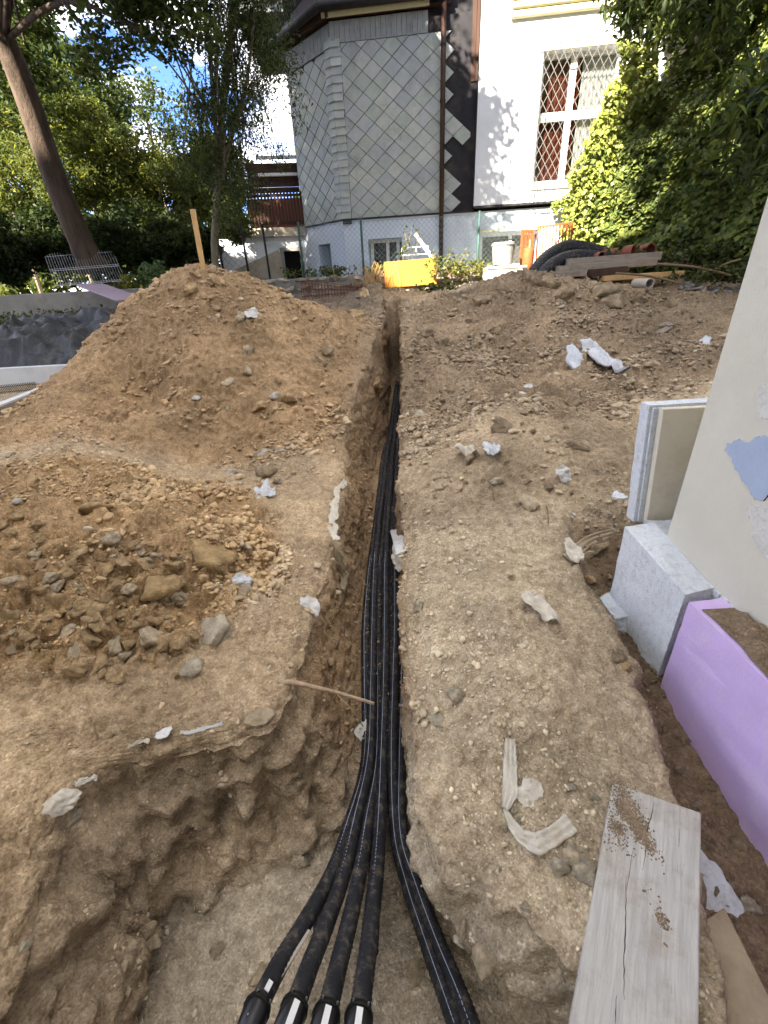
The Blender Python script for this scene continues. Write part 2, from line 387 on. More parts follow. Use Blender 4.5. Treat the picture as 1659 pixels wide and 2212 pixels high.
RIGHT = ctl([
    (870, 1100, 'Z', 0), (872, 1400, 'Z', -.02), (880, 1700, 'Z', 0), (868, 1250, 'Z', 0), (1050, 1300, 'Z', .10), (1100, 1500, 'Z', .09),
    (1210, 1190, 'Z', .05), (1300, 1380, 'Z', .03), (1400, 1600, 'Z', 0), (1330, 1700, 'Z', 0), (950, 1700, 'Z', 0), (1100, 1700, 'Z', 0),
    (1230, 1830, 'Z', 0), (875, 1000, 'Z', .08), (880, 900, 'Y', 4.0), (893, 735, 'Y', 5.7), (1000, 1000, 'Z', .23), (1150, 1000, 'Z', .27),
    (1300, 1050, 'Z', .18), (1000, 850, 'Y', 4.0), (1200, 850, 'Y', 4.0), (1400, 850, 'Y', 4.0), (1000, 720, 'Y', 5.6), (1200, 700, 'Y', 5.6),
    (1400, 720, 'Y', 5.3), (1550, 700, 'Y', 5.3), (950, 660, 'Y', 6.6), (1050, 620, 'Y', 6.7), (1150, 588, 'Y', 6.7), (1250, 614, 'Y', 6.5),
    (1350, 632, 'Y', 6.4), (1500, 630, 'Y', 6.5), (1590, 640, 'Y', 6.5)])
RIGHT += [(.38, 7.2, 1.12), (.6, 7.4, 1.08), (.5, 8.2, 1.08), (2.3, 7.4, 1.15), (4, 7.4, 1.08), (6, 7.5, 1.05), (8, 7, 1.0), (7.5, 5, .75), (5.5, 3.5, .45), (3.5, 2.0, .2), (2.2, .8, .05),
          (2, -.6, 0), (.5, -.6, 0), (.3, .3, 0), (1, 9.6, 1.2), (4, 9.6, 1.2), (9, 9.6, 1.1)]

class TPS:
    def __init__(s, pts, lam=.004):
        P = np.array(pts); s.c = P[:, :2]; n = len(P)
        K = s.phi(np.linalg.norm(s.c[:, None] - s.c[None], axis=2)) + lam * np.eye(n)
        Q = np.c_[np.ones(n), s.c]; A = np.block([[K, Q], [Q.T, np.zeros((3, 3))]])
        sol = np.linalg.solve(A, np.r_[P[:, 2], np.zeros(3)]); s.w = sol[:n]; s.a = sol[n:]
    @staticmethod
    def phi(r): return np.where(r > 1e-9, r * r * np.log(r + 1e-12), 0)
    def __call__(s, x, y):
        x = np.asarray(x, float); y = np.asarray(y, float); z = s.a[0] + s.a[1] * x + s.a[2] * y
        for (cx, cy), w in zip(s.c, s.w): z = z + w * s.phi(np.hypot(x - cx, y - cy))
        return z
ZL, ZR = TPS(LEFT), TPS(RIGHT)

def interp(tab, y): t = np.array(sorted(tab)); return np.interp(y, t[:, 0], t[:, 1])
FLOOR = [(-.8, -.56), (.9, -.55), (1.5, -.5), (2.15, -.46), (3.25, -.4), (4.2, -.33), (4.9, -.24), (5.45, -.12), (5.9, -.03), (6.6, .05)]
# rims and foot lines of the cut
XL = [(-.8, -.80), (.45, -.88), (.72, -.97), (.84, -.93), (.90, -.80), (.94, -.60), (1.0, -.41), (1.25, -.37), (1.68, -.33), (2.2, -.31), (2.9, -.29), (3.35, -.29), (3.62, -.33), (3.9, -.30), (4.3, -.20), (4.9, -.08), (5.4, .0), (5.9, .07), (6.6, .14), (9.6, .14)]
XR = [(-.8, .60), (.2, .50), (.3, .42), (.43, .31), (.54, .21), (.63, .13), (.74, .07), (.86, .05), (1.3, .055), (2.0, .09), (2.5, .12), (3.2, .16), (4.0, .21), (4.9, .26), (5.6, .33), (5.9, .36), (9.6, .4)]
FL = [(-.8, -.72), (.4, -.80), (.66, -.80), (.74, -.62), (.80, -.36), (.92, -.20), (1.1, -.185), (1.5, -.18), (2.15, -.175), (3.25, -.10), (4.2, -.02), (4.9, .08), (5.45, .13), (5.9, .16), (9.6, .16)]
FR = [(-.8, .55), (.25, .44), (.4, .33), (.54, .20), (.68, .10), (.87, .04), (1.06, .02), (1.5, .045), (2.15, .085), (3.25, .15), (4.2, .20), (4.9, .25), (5.4, .29), (5.9, .32), (9.6, .36)]

ys = [-.7]
while ys[-1] < 9.5:
    y = ys[-1]; ys.append(y + .0038 + .0029 * max(y, 0) + (.010 if y < .15 else 0))
ys = np.array(ys); NR = len(ys)
nL, nW, nF, nRr = 330, 56, 30, 320
sm = lambda a, k: np.convolve(np.pad(a, k, mode='edge'), np.ones(2 * k + 1) / (2 * k + 1), 'valid')
jit = lambda s, a, fq: a * fbm(np.c_[ys * fq, ys * 0 + s, ys * 0 + .5], 4, s)
xl = sm(interp(XL, ys), 5) + jit(3, .016, 5); xr = sm(interp(XR, ys), 5) + jit(5, .012, 5)
fl = sm(interp(FL, ys), 6) + jit(7, .008, 4); fr = sm(interp(FR, ys), 6) + jit(9, .006, 4)
end = sstep(6.62, 6.86, ys)
zl0, zr0 = ZL(xl, ys), ZR(xr, ys)
zf = interp(FLOOR, ys) * (1 - end) + np.minimum(zl0, zr0) * end + .25 * end * (1 - end)
fl = np.minimum(fl, fr - .03)

X = np.zeros((NR, nL + nW + nF + nW + nRr)); Y = np.repeat(ys[:, None], X.shape[1], 1); Z = np.zeros_like(X)
xmin = -(1.5 + .88 * np.maximum(ys, 0)); xmax = 1.35 + .86 * np.maximum(ys, 0)
tl = np.linspace(1, 0, nL, endpoint=False) ** 1.0
a = 0; X[:, a:a + nL] = xl[:, None] + (xmin - xl)[:, None] * tl[None]
Z[:, a:a + nL] = ZL(X[:, a:a + nL], Y[:, a:a + nL])
dr = xl[:, None] - X[:, a:a + nL]; dep = np.maximum(zl0 - zf, 0)[:, None]
Z[:, a:a + nL] -= .05 * np.exp(-dr / .035) * sstep(.05, .3, dep)
zl = Z[:, nL - 1]; a += nL
t = np.linspace(0, 1, nW, endpoint=False)[None]
X[:, a:a + nW] = xl[:, None] + (fl - xl)[:, None] * (t ** 1.3)
Z[:, a:a + nW] = zl[:, None] + (zf - zl)[:, None] * (1 - (1 - t) ** 1.15); a += nW
t = np.linspace(0, 1, nF)[None]
X[:, a:a + nF] = fl[:, None] + (fr - fl)[:, None] * t; Z[:, a:a + nF] = zf[:, None]; a += nF
a2 = a + nW
tr = np.linspace(0, 1, nRr + 1)[1:] ** 1.0
X[:, a2:] = xr[:, None] + (xmax - xr)[:, None] * tr[None]
Z[:, a2:] = ZR(X[:, a2:], Y[:, a2:])
dr = X[:, a2:] - xr[:, None]; dep = np.maximum(zr0 - zf, 0)[:, None]
Z[:, a2:] -= .05 * np.exp(-dr / .04) * sstep(.05, .3, dep)
zr = Z[:, a2]
t = np.linspace(0, 1, nW + 1)[None, 1:]
X[:, a:a2] = fr[:, None] + (xr - fr)[:, None] * (1 - (1 - t) ** 1.3)
Z[:, a:a2] = zf[:, None] + (zr - zf)[:, None] * t ** 1.15
# ditch along the foundation of the near house
XB = [(-.7, .50), (.3, .62), (.55, .72), (.86, .80), (1.0, .83), (1.3, .87), (1.6, .905), (1.92, .93), (2.3, 1.0)]
xb = interp(XB, ys)[:, None] + jit(13, .02, 6)[:, None]
dit = sstep(0, .07, X - xb) * (1 - sstep(1.75, 2.35, Y)) * (.12 + .09 * sstep(1.6, .4, Y))
Z -= np.where(X > .3, dit, 0)

cidx = np.arange(X.shape[1])[None] + 0 * X
reg = np.zeros_like(X)                                   # 0 bank, 1 cut
reg[:, nL:nL + 2 * nW + nF] = 1
V = np.c_[X.ravel(), Y.ravel(), Z.ravel()]
def normals(V):
    G = V.reshape(NR, -1, 3); du = np.gradient(G, axis=1); dv = np.gradient(G, axis=0)
    n = np.cross(du, dv); n /= np.linalg.norm(n, axis=2, keepdims=True) + 1e-12; return n.reshape(-1, 3)
N = normals(V)
x, y, z = V.T
is_cut = (reg.ravel() > 0) & (y < 6.8)
is_left = (cidx.ravel() < nL); is_right = (cidx.ravel() >= nL + 2 * nW + nF)
inL = cidx.ravel() < nL + nW
steep = 1 - np.clip(np.abs(N[:, 2]), 0, 1)
# soil regions
el = lambda cx, cy, rx, ry: np.sqrt(((x - cx) / rx) ** 2 + ((y - cy) / ry) ** 2)
wob = .12 * fbm(V * 2.2, 3, 71)
m_big = is_left & (y > 3.25 + wob - .12 * sstep(-.6, -1.6, x)) & (y < 6.5 + wob) & (x > -3.9 + wob * 2 - .2 * (y - 4))
m_near = is_left & (el(-1.75, 1.95, 1.25, .98) + wob * .6 < 1)
m_end = (el(.1, 7.25, .85, .5) + wob * .6 < 1) & ~is_cut
m_right = is_right & (y > 3.35 + wob * 2 + .5 * sstep(1.5, 3, x)) & (y < 7.2 + wob) & ~m_end
m_big &= ~m_end
# roughness amplitude per region
lump = .55 + .6 * sstep(0, 1.5, y)
ampA = np.where(m_near, 1.7, np.where(m_big, 1.0, np.where(m_right | m_end, 1.35, .55)))
bench = (~m_near & ~m_big & ~m_right & ~m_end & ~is_cut)
ampA = np.where(bench & is_right & (y < 2.1), .5, ampA)
ampA = np.where(bench & is_left & (y < 2.4), .65, ampA)
ampA = np.where(is_cut, .75, ampA)
ampA = np.where((y > 6.3) & ~m_right & ~m_end, 1.1, ampA)
fl_mask = is_cut & (N[:, 2] > .8)
ampA = np.where(fl_mask, .6, ampA)
k = 9; ag = ampA.reshape(NR, -1)
for ax in (0, 1):
    ag = np.apply_along_axis(lambda v: np.convolve(np.pad(v, k, mode='edge'), np.ones(2 * k + 1) / (2 * k + 1), 'valid'), ax, ag)
ampA = ag.ravel()
q = V.copy(); q[:, 2] = np.where(is_cut, z * .55, z)
disp = .035 * fbm(q * 3.1, 3, 1) * ampA
warp = np.c_[fbm(V * 7, 2, 301), fbm(V * 7, 2, 302), fbm(V * 7, 2, 303)] * .05
d1, d2, rv = worley((V + warp) * 7.5, 5)
disp += ampA * .030 * (np.clip(d2 - d1, 0, .5) * 1.4 + .6 * rv - .4) * np.where(is_cut, .7, 1)
d1b, d2b, rvb = worley((V + warp * .5) * 19, 6)
disp += ampA * .013 * (np.clip(d2b - d1b, 0, .5) * 1.6 + .7 * rvb - .4) * np.where(y > 5, .6, 1)
disp += .010 * fbm(V * 22, 3, 21) * (.5 + .5 * ampA)
d1c, d2c, rvc = worley((V + warp * .3) * 34, 8)
crumb = np.clip(1 - (d1c / .62) ** 2, 0, 1) ** .7 * sstep(.25, .7, rvc + .25 * fbm(V * 3, 2, 23))
disp += .012 * crumb * np.clip(ampA, .55, 1.3) * (1 - sstep(3.2, 4.5, y)) * np.where(is_cut, .5, 1)
d1d, d2d, rvd = worley((V + warp * .3) * 15, 9)
crumb2 = np.clip(1 - (d1d / .6) ** 2, 0, 1) ** .7 * sstep(.4, .8, rvd + .3 * fbm(V * 2, 2, 24))
disp += .024 * crumb2 * np.where(m_near | m_right | m_big | m_end, np.clip(ampA, 0, 1.4), .25) * np.where(is_cut, .3, 1)
# cut walls: layered breaks and tooth marks of the bucket
wallw = is_cut & (N[:, 2] < .75)
lay = fbm(np.c_[V[:, 0] * 2, V[:, 1] * 2, V[:, 2] * 9], 3, 41)
disp += np.where(wallw, .018 * lay, 0)
crumbw = np.clip(1 - (worley((V + warp) * 11, 12)[0] / .6) ** 2, 0, 1)
pit = wallw & (y < 1.12) & inL & (x < -.2)
disp += np.where(pit, .042 * np.sign(np.sin((x + .02 * lay) * 46)) * np.abs(np.sin((x + .03 * lay) * 46)) ** .6 * sstep(-.56, -.25, z) * sstep(-.02, -.20, z) * (.6 + .8 * vnoise(V * 6, 77)) + .05 * fbm(V * np.array([9, 4, 5]), 3, 55) * sstep(.02, -.12, z) + .018 * crumbw + .045 * fbm(np.c_[V[:, 0] * 15, V[:, 1] * 15, V[:, 2] * 2.2], 2, 58) * sstep(.0, -.10, z) * sstep(-.56, -.42, z), 0)
pr = wallw & (y < .8) & ~inL
disp += np.where(pr, .06 * fbm(V * 6, 3, 57), 0)
V = V + N * disp[:, None]
N2 = normals(V)
# colours of the soils (dry crust, fresh subsoil, grey fill)
c_fresh = np.array(lin(182, 154, 116)[:3]); c_dry = np.array(lin(200, 184, 155)[:3]); c_heapr = np.array(lin(164, 145, 118)[:3])
c_grey = np.array(lin(178, 169, 150)[:3]); c_ochre = np.array(lin(186, 156, 112)[:3]); c_moist = np.array(lin(140, 120, 96)[:3])
T = np.tile(c_dry, (len(V), 1))
def blend(mask, col, w=1.0):
    global T
    mg = mask.astype(float).reshape(NR, -1)
    for ax in (0, 1):
        mg = np.apply_along_axis(lambda v: np.convolve(np.pad(v, 10, mode='edge'), np.ones(21) / 21, 'valid'), ax, mg)
    mg = mg.ravel() * w; T = T * (1 - mg[:, None]) + col * mg[:, None]
nz = fbm(V * 1.3, 3, 91)
blend(m_big, c_fresh); blend(m_near, c_ochre * .5 + c_fresh * .5); blend(m_right, c_heapr); blend(m_end, c_fresh * .6 + c_heapr * .4)
blend(is_left & (y < 1.6) & (x < -.75), c_ochre, .6)
blend(is_left & bench & (y < 3.6), c_fresh * .6 + c_dry * .4, .85)
blend(is_cut, c_fresh * .5 + c_moist * .5)
blend(is_cut & (y < 1.2), c_grey * .5 + c_fresh * .5); blend(fl_mask & (y < 1.1), c_grey)
blend(is_cut & ~inL & (y < 1.0), c_grey * .6 + c_dry * .4)
blend((X.ravel() > xb.repeat(X.shape[1], 1).ravel() + .03) & (x > .3) & (y < 2.1), c_moist)
blend(is_left & (y > 6.3), c_moist * .6 + c_grey * .3)
blend(is_right & (y > 2.2) & (y < 3.5), c_heapr, .7)
gm = T.mean(1, keepdims=True); T = T * .92 + gm * np.array([1.0, 1.0, .96]) * .08
T = T * (1 + .16 * nz[:, None]) * (1 + .10 * (rv[:, None] - .5))

cols = X.shape[1]
I = np.arange(NR * cols).reshape(NR, cols)
Q = np.stack([I[:-1, :-1], I[:-1, 1:], I[1:, 1:], I[1:, :-1]], axis=-1).reshape(-1, 4)
code = np.zeros(len(V), int); code[m_big] = 1; code[m_near] = 2; code[m_right] = 3; code[m_end] = 4; code[is_cut] = 5
fc = code[Q[:, 0]]
def cutout(k):
    q = Q[fc == k]; u, inv = np.unique(q, return_inverse=True); return V[u], inv.reshape(-1, 4), T[u], N2[u]
SURF = {}
for k, nm, lab, cat in ((0, 'ground', None, None), (5, 'trench', None, None),
        (1, 'spoil_heap', 'tall brown soil heap with a wooden stake at its top, left of trench', 'soil heap'),
        (2, 'spoil_heap', 'low heap of coarse brown clods at the left edge, nearest the pit', 'soil heap'),
        (3, 'spoil_heap', 'broad dark brown soil heap right of the trench, below the stacked boards', 'soil heap'),
        (4, 'spoil_heap', 'small brown soil heap closing the far end of the trench', 'soil heap')):
    v, f, tt, nn = cutout(k)
    o = npmesh(nm, v, f, M['soil'], None, tt, smooth=True)
    if lab: tag(o, lab, cat, 'heaps of dug soil')
    else: tag(o, kind='structure')
    o.data.normals_split_custom_set_from_vertices([tuple(n) for n in nn]) if False else None
    SURF[k] = o
# yard beyond, up to the horizon
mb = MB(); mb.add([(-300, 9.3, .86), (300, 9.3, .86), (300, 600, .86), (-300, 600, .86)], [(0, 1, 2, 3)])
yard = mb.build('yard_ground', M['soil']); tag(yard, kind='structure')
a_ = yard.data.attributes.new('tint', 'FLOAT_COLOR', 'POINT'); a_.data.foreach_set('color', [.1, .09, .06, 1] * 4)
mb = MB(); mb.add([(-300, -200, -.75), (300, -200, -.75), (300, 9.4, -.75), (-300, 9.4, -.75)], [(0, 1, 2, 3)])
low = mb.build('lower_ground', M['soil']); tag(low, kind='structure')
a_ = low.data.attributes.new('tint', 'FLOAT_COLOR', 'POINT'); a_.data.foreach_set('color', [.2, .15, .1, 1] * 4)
bpy.context.view_layer.update(); DG = bpy.context.evaluated_depsgraph_get()
def hit(px, py):
    ok, loc, n, i, o, m = SC.ray_cast(DG, CAMP, ray(px, py).normalized()); return (loc, n, o) if ok else (None, None, None)
def drop(x, y):
    ok, loc, n, i, o, m = SC.ray_cast(DG, Vector((x, y, 6)), Vector((0, 0, -1))); return loc, n, o
# ================================================================ CLODS AND GRAVEL
def ico(sub):
    bm = bmesh.new(); bmesh.ops.create_icosphere(bm, subdivisions=sub, radius=1)
    v = np.array([p.co[:] for p in bm.verts]); f = np.array([[q.index for q in p.verts] for p in bm.faces]); bm.free(); return v, f
ICO1, ICO2, ICO3 = ico(1), ico(2), ico(3)
def lump_mesh(name, seed, base=ICO2, angular=.5):
    """one irregular clod of about unit radius, broken along flat faces"""
    v, f = base; r = np.random.default_rng(seed); v = v * (1 + .28 * fbm(v * 1.1 + seed * 3.1, 2, seed)[:, None])
    for _ in range(int(9 * angular) + 4):
        n = r.normal(size=3); n /= np.linalg.norm(n); h = r.uniform(.30, .74); d = v @ n
        v = v - np.where(d > h, (d - h) * .93, 0)[:, None] * n
    dd = np.sqrt((v ** 2).sum(1, keepdims=True)) + 1e-6
    v = v * (1 + .20 * fbm(v * 3.0 + seed, 3, seed + 5)[:, None] + .05 * fbm(v * 11 + seed, 2, seed + 6)[:, None]) * np.array([1, r.uniform(.65, 1), r.uniform(.5, .8)])
    return v / np.percentile(dd, 85), f
CLODS = []
for s in range(14):
    v, f = lump_mesh('clod', 40 + s, ICO3, [.3, .8][s % 2])
    CLODS.append((v, f))
def clod_data(k, tint):
    v, f = CLODS[k]; o = npmesh('clod', v, f, M['clod_soil'], None, np.tile(tint, (len(v), 1)) * (1 + .25 * fbm(v * 2.5, 2, k)[:, None]), smooth=True); me = o.data
    bpy.data.objects.remove(o); return me
CLODME = {}
TINTS = {'fresh': lin(200, 170, 128), 'dry': lin(204, 190, 164), 'ochre': lin(190, 160, 116), 'heapr': lin(172, 152, 124), 'grey': lin(212, 192, 160), 'white': lin(222, 214, 198)}
def put_clod(parent, loc, n, size, tint='fresh', sink=.35):
    k = random.randrange(len(CLODS)); key = (k, tint)
    if key not in CLODME: CLODME[key] = clod_data(k, np.array(TINTS[tint][:3]))
    o = bpy.data.objects.new('clod', CLODME[key]); COL.objects.link(o); o.parent = parent
    o.location = Vector(loc) + Vector(n) * size * (.5 - sink)
    o.rotation_euler = (random.uniform(-.5, .5), random.uniform(-.5, .5), random.uniform(0, 6.28)); o.scale = [size * random.uniform(.85, 1.15) for _ in range(3)]
    return o
# single clods the photograph lets one pick out: (px, py, width in px, tint)
BIG = [(330, 1275, 92, 'ochre'), (245, 1265, 70, 'ochre'), (445, 1200, 110, 'ochre'), (178, 1322, 74, 'fresh'), (190, 1380, 64, 'fresh'), (318, 1378, 66, 'grey'), (352, 1392, 44, 'fresh'),
       (385, 1390, 52, 'fresh'), (272, 1395, 50, 'fresh'), (215, 1425, 56, 'fresh'), (165, 1445, 60, 'fresh'), (250, 1330, 42, 'fresh'), (225, 1290, 46, 'fresh'), (120, 1300, 52, 'fresh'),
       (85, 1275, 40, 'fresh'), (225, 1240, 54, 'fresh'), (320, 1215, 60, 'fresh'), (370, 1222, 46, 'fresh'), (270, 1215, 44, 'fresh'), (170, 1200, 50, 'fresh'), (140, 1240, 44, 'fresh'),
       (240, 1165, 54, 'grey'), (290, 1175, 42, 'fresh'), (200, 1175, 40, 'fresh'), (90, 1220, 40, 'fresh'), (40, 1260, 44, 'fresh'), (30, 1330, 46, 'fresh'), (60, 1370, 40, 'fresh'),
       (470, 1365, 90, 'dry'), (420, 1450, 60, 'dry'), (530, 1280, 44, 'grey'), (75, 1040, 76, 'fresh'), (35, 1085, 30, 'white'), (35, 1115, 32, 'fresh'), (195, 1105, 70, 'ochre'), (290, 1100, 50, 'ochre'),
       (15, 985, 46, 'grey'), (580, 1025, 50, 'heapr'), (500, 1020, 26, 'white'), (500, 825, 44, 'grey'), (535, 800, 30, 'grey'), (590, 855, 26, 'white'), (425, 862, 22, 'white'), (690, 780, 42, 'heapr'), (705, 760, 36, 'heapr'),
       (810, 830, 40, 'fresh'), (620, 865, 40, 'fresh'), (560, 880, 44, 'fresh'), (520, 690, 40, 'grey'), (540, 760, 40, 'grey'), (470, 610, 46, 'fresh'), (410, 625, 36, 'fresh'),
       (1085, 925, 70, 'heapr'), (1240, 870, 56, 'heapr'), (1320, 905, 40, 'heapr'), (1245, 965, 50, 'heapr'), (1145, 1085, 60, 'grey'), (1180, 1050, 40, 'heapr'), (1090, 990, 46, 'heapr'), (1010, 1000, 44, 'heapr'),
       (940, 960, 40, 'heapr'), (905, 900, 40, 'dry'), (1000, 930, 36, 'heapr'), (1080, 1040, 34, 'dry'), (1290, 1190, 44, 'heapr'), (1270, 1250, 46, 'fresh'), (1310, 1290, 36, 'fresh'), (1350, 1440, 48, 'fresh'),
       (1335, 1420, 40, 'heapr'), (1270, 1200, 30, 'grey'), (950, 1560, 44, 'dry'), (985, 1500, 44, 'dry'), (905, 1310, 30, 'dry'), (1105, 1250, 26, 'grey'), (1235, 1700, 26, 'dry'), (1240, 1850, 60, 'grey'), (1265, 1885, 70, 'dry'), (1210, 1875, 44, 'dry'), (1280, 1720, 30, 'dry'),
       (1470, 1660, 34, 'heapr'), (1590, 1820, 46, 'heapr'), (1620, 1960, 40, 'dry'), (780, 1635, 44, 'grey'), (775, 1560, 24, 'dry'), (1190, 620, 60, 'heapr'), (1160, 612, 50, 'heapr'), (1220, 640, 50, 'heapr'), (1290, 640, 60, 'heapr'), (1140, 600, 44, 'heapr'),
       (1320, 655, 60, 'heapr'), (1380, 650, 50, 'heapr'), (1450, 655, 50, 'heapr'), (1090, 625, 50, 'heapr'), (1040, 655, 50, 'heapr'), (920, 720, 40, 'heapr'), (960, 740, 36, 'heapr'), (790, 640, 36, 'fresh'), (770, 680, 40, 'fresh'),
       (600, 1040, 26, 'dry'), (560, 1050, 30, 'fresh'), (160, 1760, 40, 'dry'), (50, 2050, 40, 'dry'), (330, 2030, 44, 'grey'), (560, 2110, 60, 'grey'), (470, 2050, 36, 'grey'), (900, 2100, 50, 'grey'), (1050, 2070, 60, 'grey'), (1000, 2000, 40, 'grey'), (1090, 2130, 40, 'grey')]
for (px, py, w, tn) in BIG:
    loc, n, o = hit(px, py)
    if loc is None: continue
    dep = (loc - CAMP).dot(FW); put_clod(o, loc, n, .5 * w * dep / F_PX, tn, .38)
# looser small clods, still single pieces, where the heaps show them
def scatter_clods(cnt, box, sizes, tint, cond=None):
    k = 0
    while k < cnt:
        px, py = random.uniform(box[0], box[2]), random.uniform(box[1], box[3]); loc, n, o = hit(px, py)
        k += 1
        if loc is None or o.name not in ('spoil_heap', 'spoil_heap.001', 'spoil_heap.002', 'spoil_heap.003', 'ground') or n.z < .3 or (cond and not cond(loc)): continue
        put_clod(o, loc, n, random.uniform(*sizes), tint, .3)
scatter_clods(110, (0, 1130, 440, 1400), (.014, .034), 'fresh'); scatter_clods(40, (120, 1180, 420, 1460), (.02, .045), 'fresh'); scatter_clods(30, (880, 870, 1250, 1080), (.014, .026), 'heapr')
scatter_clods(30, (560, 880, 800, 960), (.016, .03), 'fresh'); scatter_clods(30, (1000, 590, 1500, 760), (.03, .055), 'heapr')
inditch = lambda l: l.x > float(interp(XB, l.y)) + .05
scatter_clods(120, (1230, 1180, 1420, 1480), (.008, .022), 'heapr', inditch); scatter_clods(70, (1400, 1480, 1640, 2000), (.006, .016), 'heapr', inditch); scatter_clods(60, (900, 640, 1500, 900), (.018, .04), 'heapr')
scatter_clods(45, (20, 1180, 420, 1420), (.016, .04), 'grey'); scatter_clods(30, (180, 700, 800, 900), (.018, .036), 'fresh'); scatter_clods(25, (890, 1750, 1200, 2150), (.007, .018), 'dry'); scatter_clods(20, (200, 1900, 700, 2190), (.006, .015), 'grey')
# gravel too small to pick apart: one mass, spread over the soil
def gravel(name, n, smin, smax, pw, colfn, keep, seed, base=ICO1):
    r = np.random.default_rng(seed); w = keep / keep.sum(); idx = r.choice(len(V), n, p=w)
    s = smin * (smax / smin) ** (r.random(n) ** pw) * (.55 + .45 * sstep(.6, 2.2, V[idx, 1])) * (1 + .16 * np.maximum(V[idx, 1] - 1, 0)); bv, bf = base; nb = len(bv)
    kind = r.integers(0, 12, n); shp = [lump_mesh('', 200 + k, base, .5)[0] for k in range(12)]; S = np.stack(shp)[kind]
    ang = r.random(n) * 6.283; ca, sa = np.cos(ang), np.sin(ang)
    px_ = S[..., 0] * ca[:, None] - S[..., 1] * sa[:, None]; py_ = S[..., 0] * sa[:, None] + S[..., 1] * ca[:, None]
    P = np.stack([px_, py_, S[..., 2]], -1) * s[:, None, None] * r.uniform(.75, 1.25, (n, 1, 3))
    C = V[idx] + (r.random((n, 3)) - .5) * np.array([.01, .01, 0]) + N2[idx] * s[:, None] * .25
    P = P + C[:, None]
    col = colfn(idx, r, n); F_ = (bf[None] + (np.arange(n) * nb)[:, None, None]).reshape(-1, 3)
    return npmesh(name, P.reshape(-1, 3), F_, M['clod'], None, np.repeat(col, nb, 0))
area = np.zeros((NR, cols)); G_ = V.reshape(NR, cols, 3)
du = np.linalg.norm(np.diff(G_, axis=1), axis=2); dv = np.linalg.norm(np.diff(G_, axis=0), axis=2)
area[:-1, :-1] = du[:-1] * dv[:, :-1]; area = area.ravel()
dist2 = ((V[:, :2]) ** 2).sum(1) + 1.2
infr = ((np.abs(V[:, 0]) < .92 * np.maximum(V[:, 1], 0) + .35) & (V[:, 1] > .1) & (V[:, 1] < 7.2)).astype(float)
dens = np.where(m_right, 1.5, np.where(m_near, 1.3, np.where(m_big, 1.1, .55))) * np.where(N2[:, 2] > .45, 1, .12)
dens = dens * np.where(is_right & (y < 2) & (x < .8), 1.25, 1) * np.where(is_right & (y > 2) & (y < 3.6), 2.2, 1)
dens *= np.clip(.45 + .9 * fbm(V * 2.6, 3, 131), .03, 3)
fine_keep = area / dist2 * infr * dens
def gcol(idx, r, n):
    g = T[idx] * r.uniform(.85, 1.3, (n, 1)); pale = r.random(n) < .05; g[pale] = np.array(lin(190, 176, 150)[:3]) * r.uniform(.7, 1.15, (pale.sum(), 1)); return g
tag(gravel('gravel', 30000, .0022, .0075, 2.0, gcol, fine_keep, 5, (ICO1[0], ICO1[1])), 'loose grit and pebbles strewn over the dug soil', 'gravel', kind='stuff')
tag(gravel('loose_clods', 5200, .010, .030, 2.0, gcol, fine_keep * np.where(m_near, 2.0, np.where(m_right & (y < 5), 1.6, np.where(m_big & (y < 4.2), .8, np.where(m_right | m_big | m_end, .5, .12)))) * np.clip(.2 + 1.6 * fbm(V * 1.6, 3, 133), .02, 3), 8, (ICO2[0], ICO2[1])), 'loose soil clods strewn over the heaps', 'soil clods', kind='stuff')
tag(gravel('soil_crumbs', 12000, .007, .02, 2.2, gcol, fine_keep * np.where(m_near | m_right | m_big, 1, .4), 6, (ICO1[0], ICO1[1])), 'small crumbled soil clods lying on heaps and banks', 'soil crumbs', kind='stuff')

wcol = lambda idx, r, n: np.tile(np.array(lin(222, 224, 226)[:3]), (n, 1)) * r.uniform(.8, 1.05, (n, 1))
tag(gravel('foam_crumbs', 170, .0035, .011, 1.6, wcol, fine_keep * (m_right | (is_right & (y > 1.4))) * np.clip(fbm(V * 1.9, 2, 141), 0, 2), 9, (ICO1[0], ICO1[1])), 'white foam crumbs scattered over the right heap', 'foam crumbs', kind='stuff')

# ================================================================ NEAR HOUSE (right edge) and added shade blocks (unseen, behind the camera)
XW = 1.15
nh = thing('near_house', (XW, 1.5, 0), 'cream rendered house wall with exposed insulation at its foot, right edge', 'house')
mb = MB(); mb.box(XW, 9.0, -3.6, 1.52, -.7, 3.3); mb.build('wall', M['render_cream'], nh)
mb = MB(); mb.box(XW - .25, 9.2, -3.62, 1.75, 3.302, 3.46); mb.build('roof', M['roof'], nh)
fh = thing('added_shade_blocks', (0, -5, -.7), 'tall unseen cream blocks added behind the camera to shade the trench', 'house')
for x0_, x1_, h_ in ((-7, 14, 11.75), (-12.3, -7.002, 10.45), (-27, -12.302, 13.7)):  # unseen stepped blocks added for shade, heights set by where their shadows end
    mb = MB(); mb.box(x0_, x1_, -13, -5, -.7, h_); mb.build('wall', M['render_cream'], fh)
    mb = MB(); mb.box(x0_ + .01, x1_ - .01, -13.2, -4.85, h_ + .002, h_ + .2); mb.build('roof', M['roof'], fh)
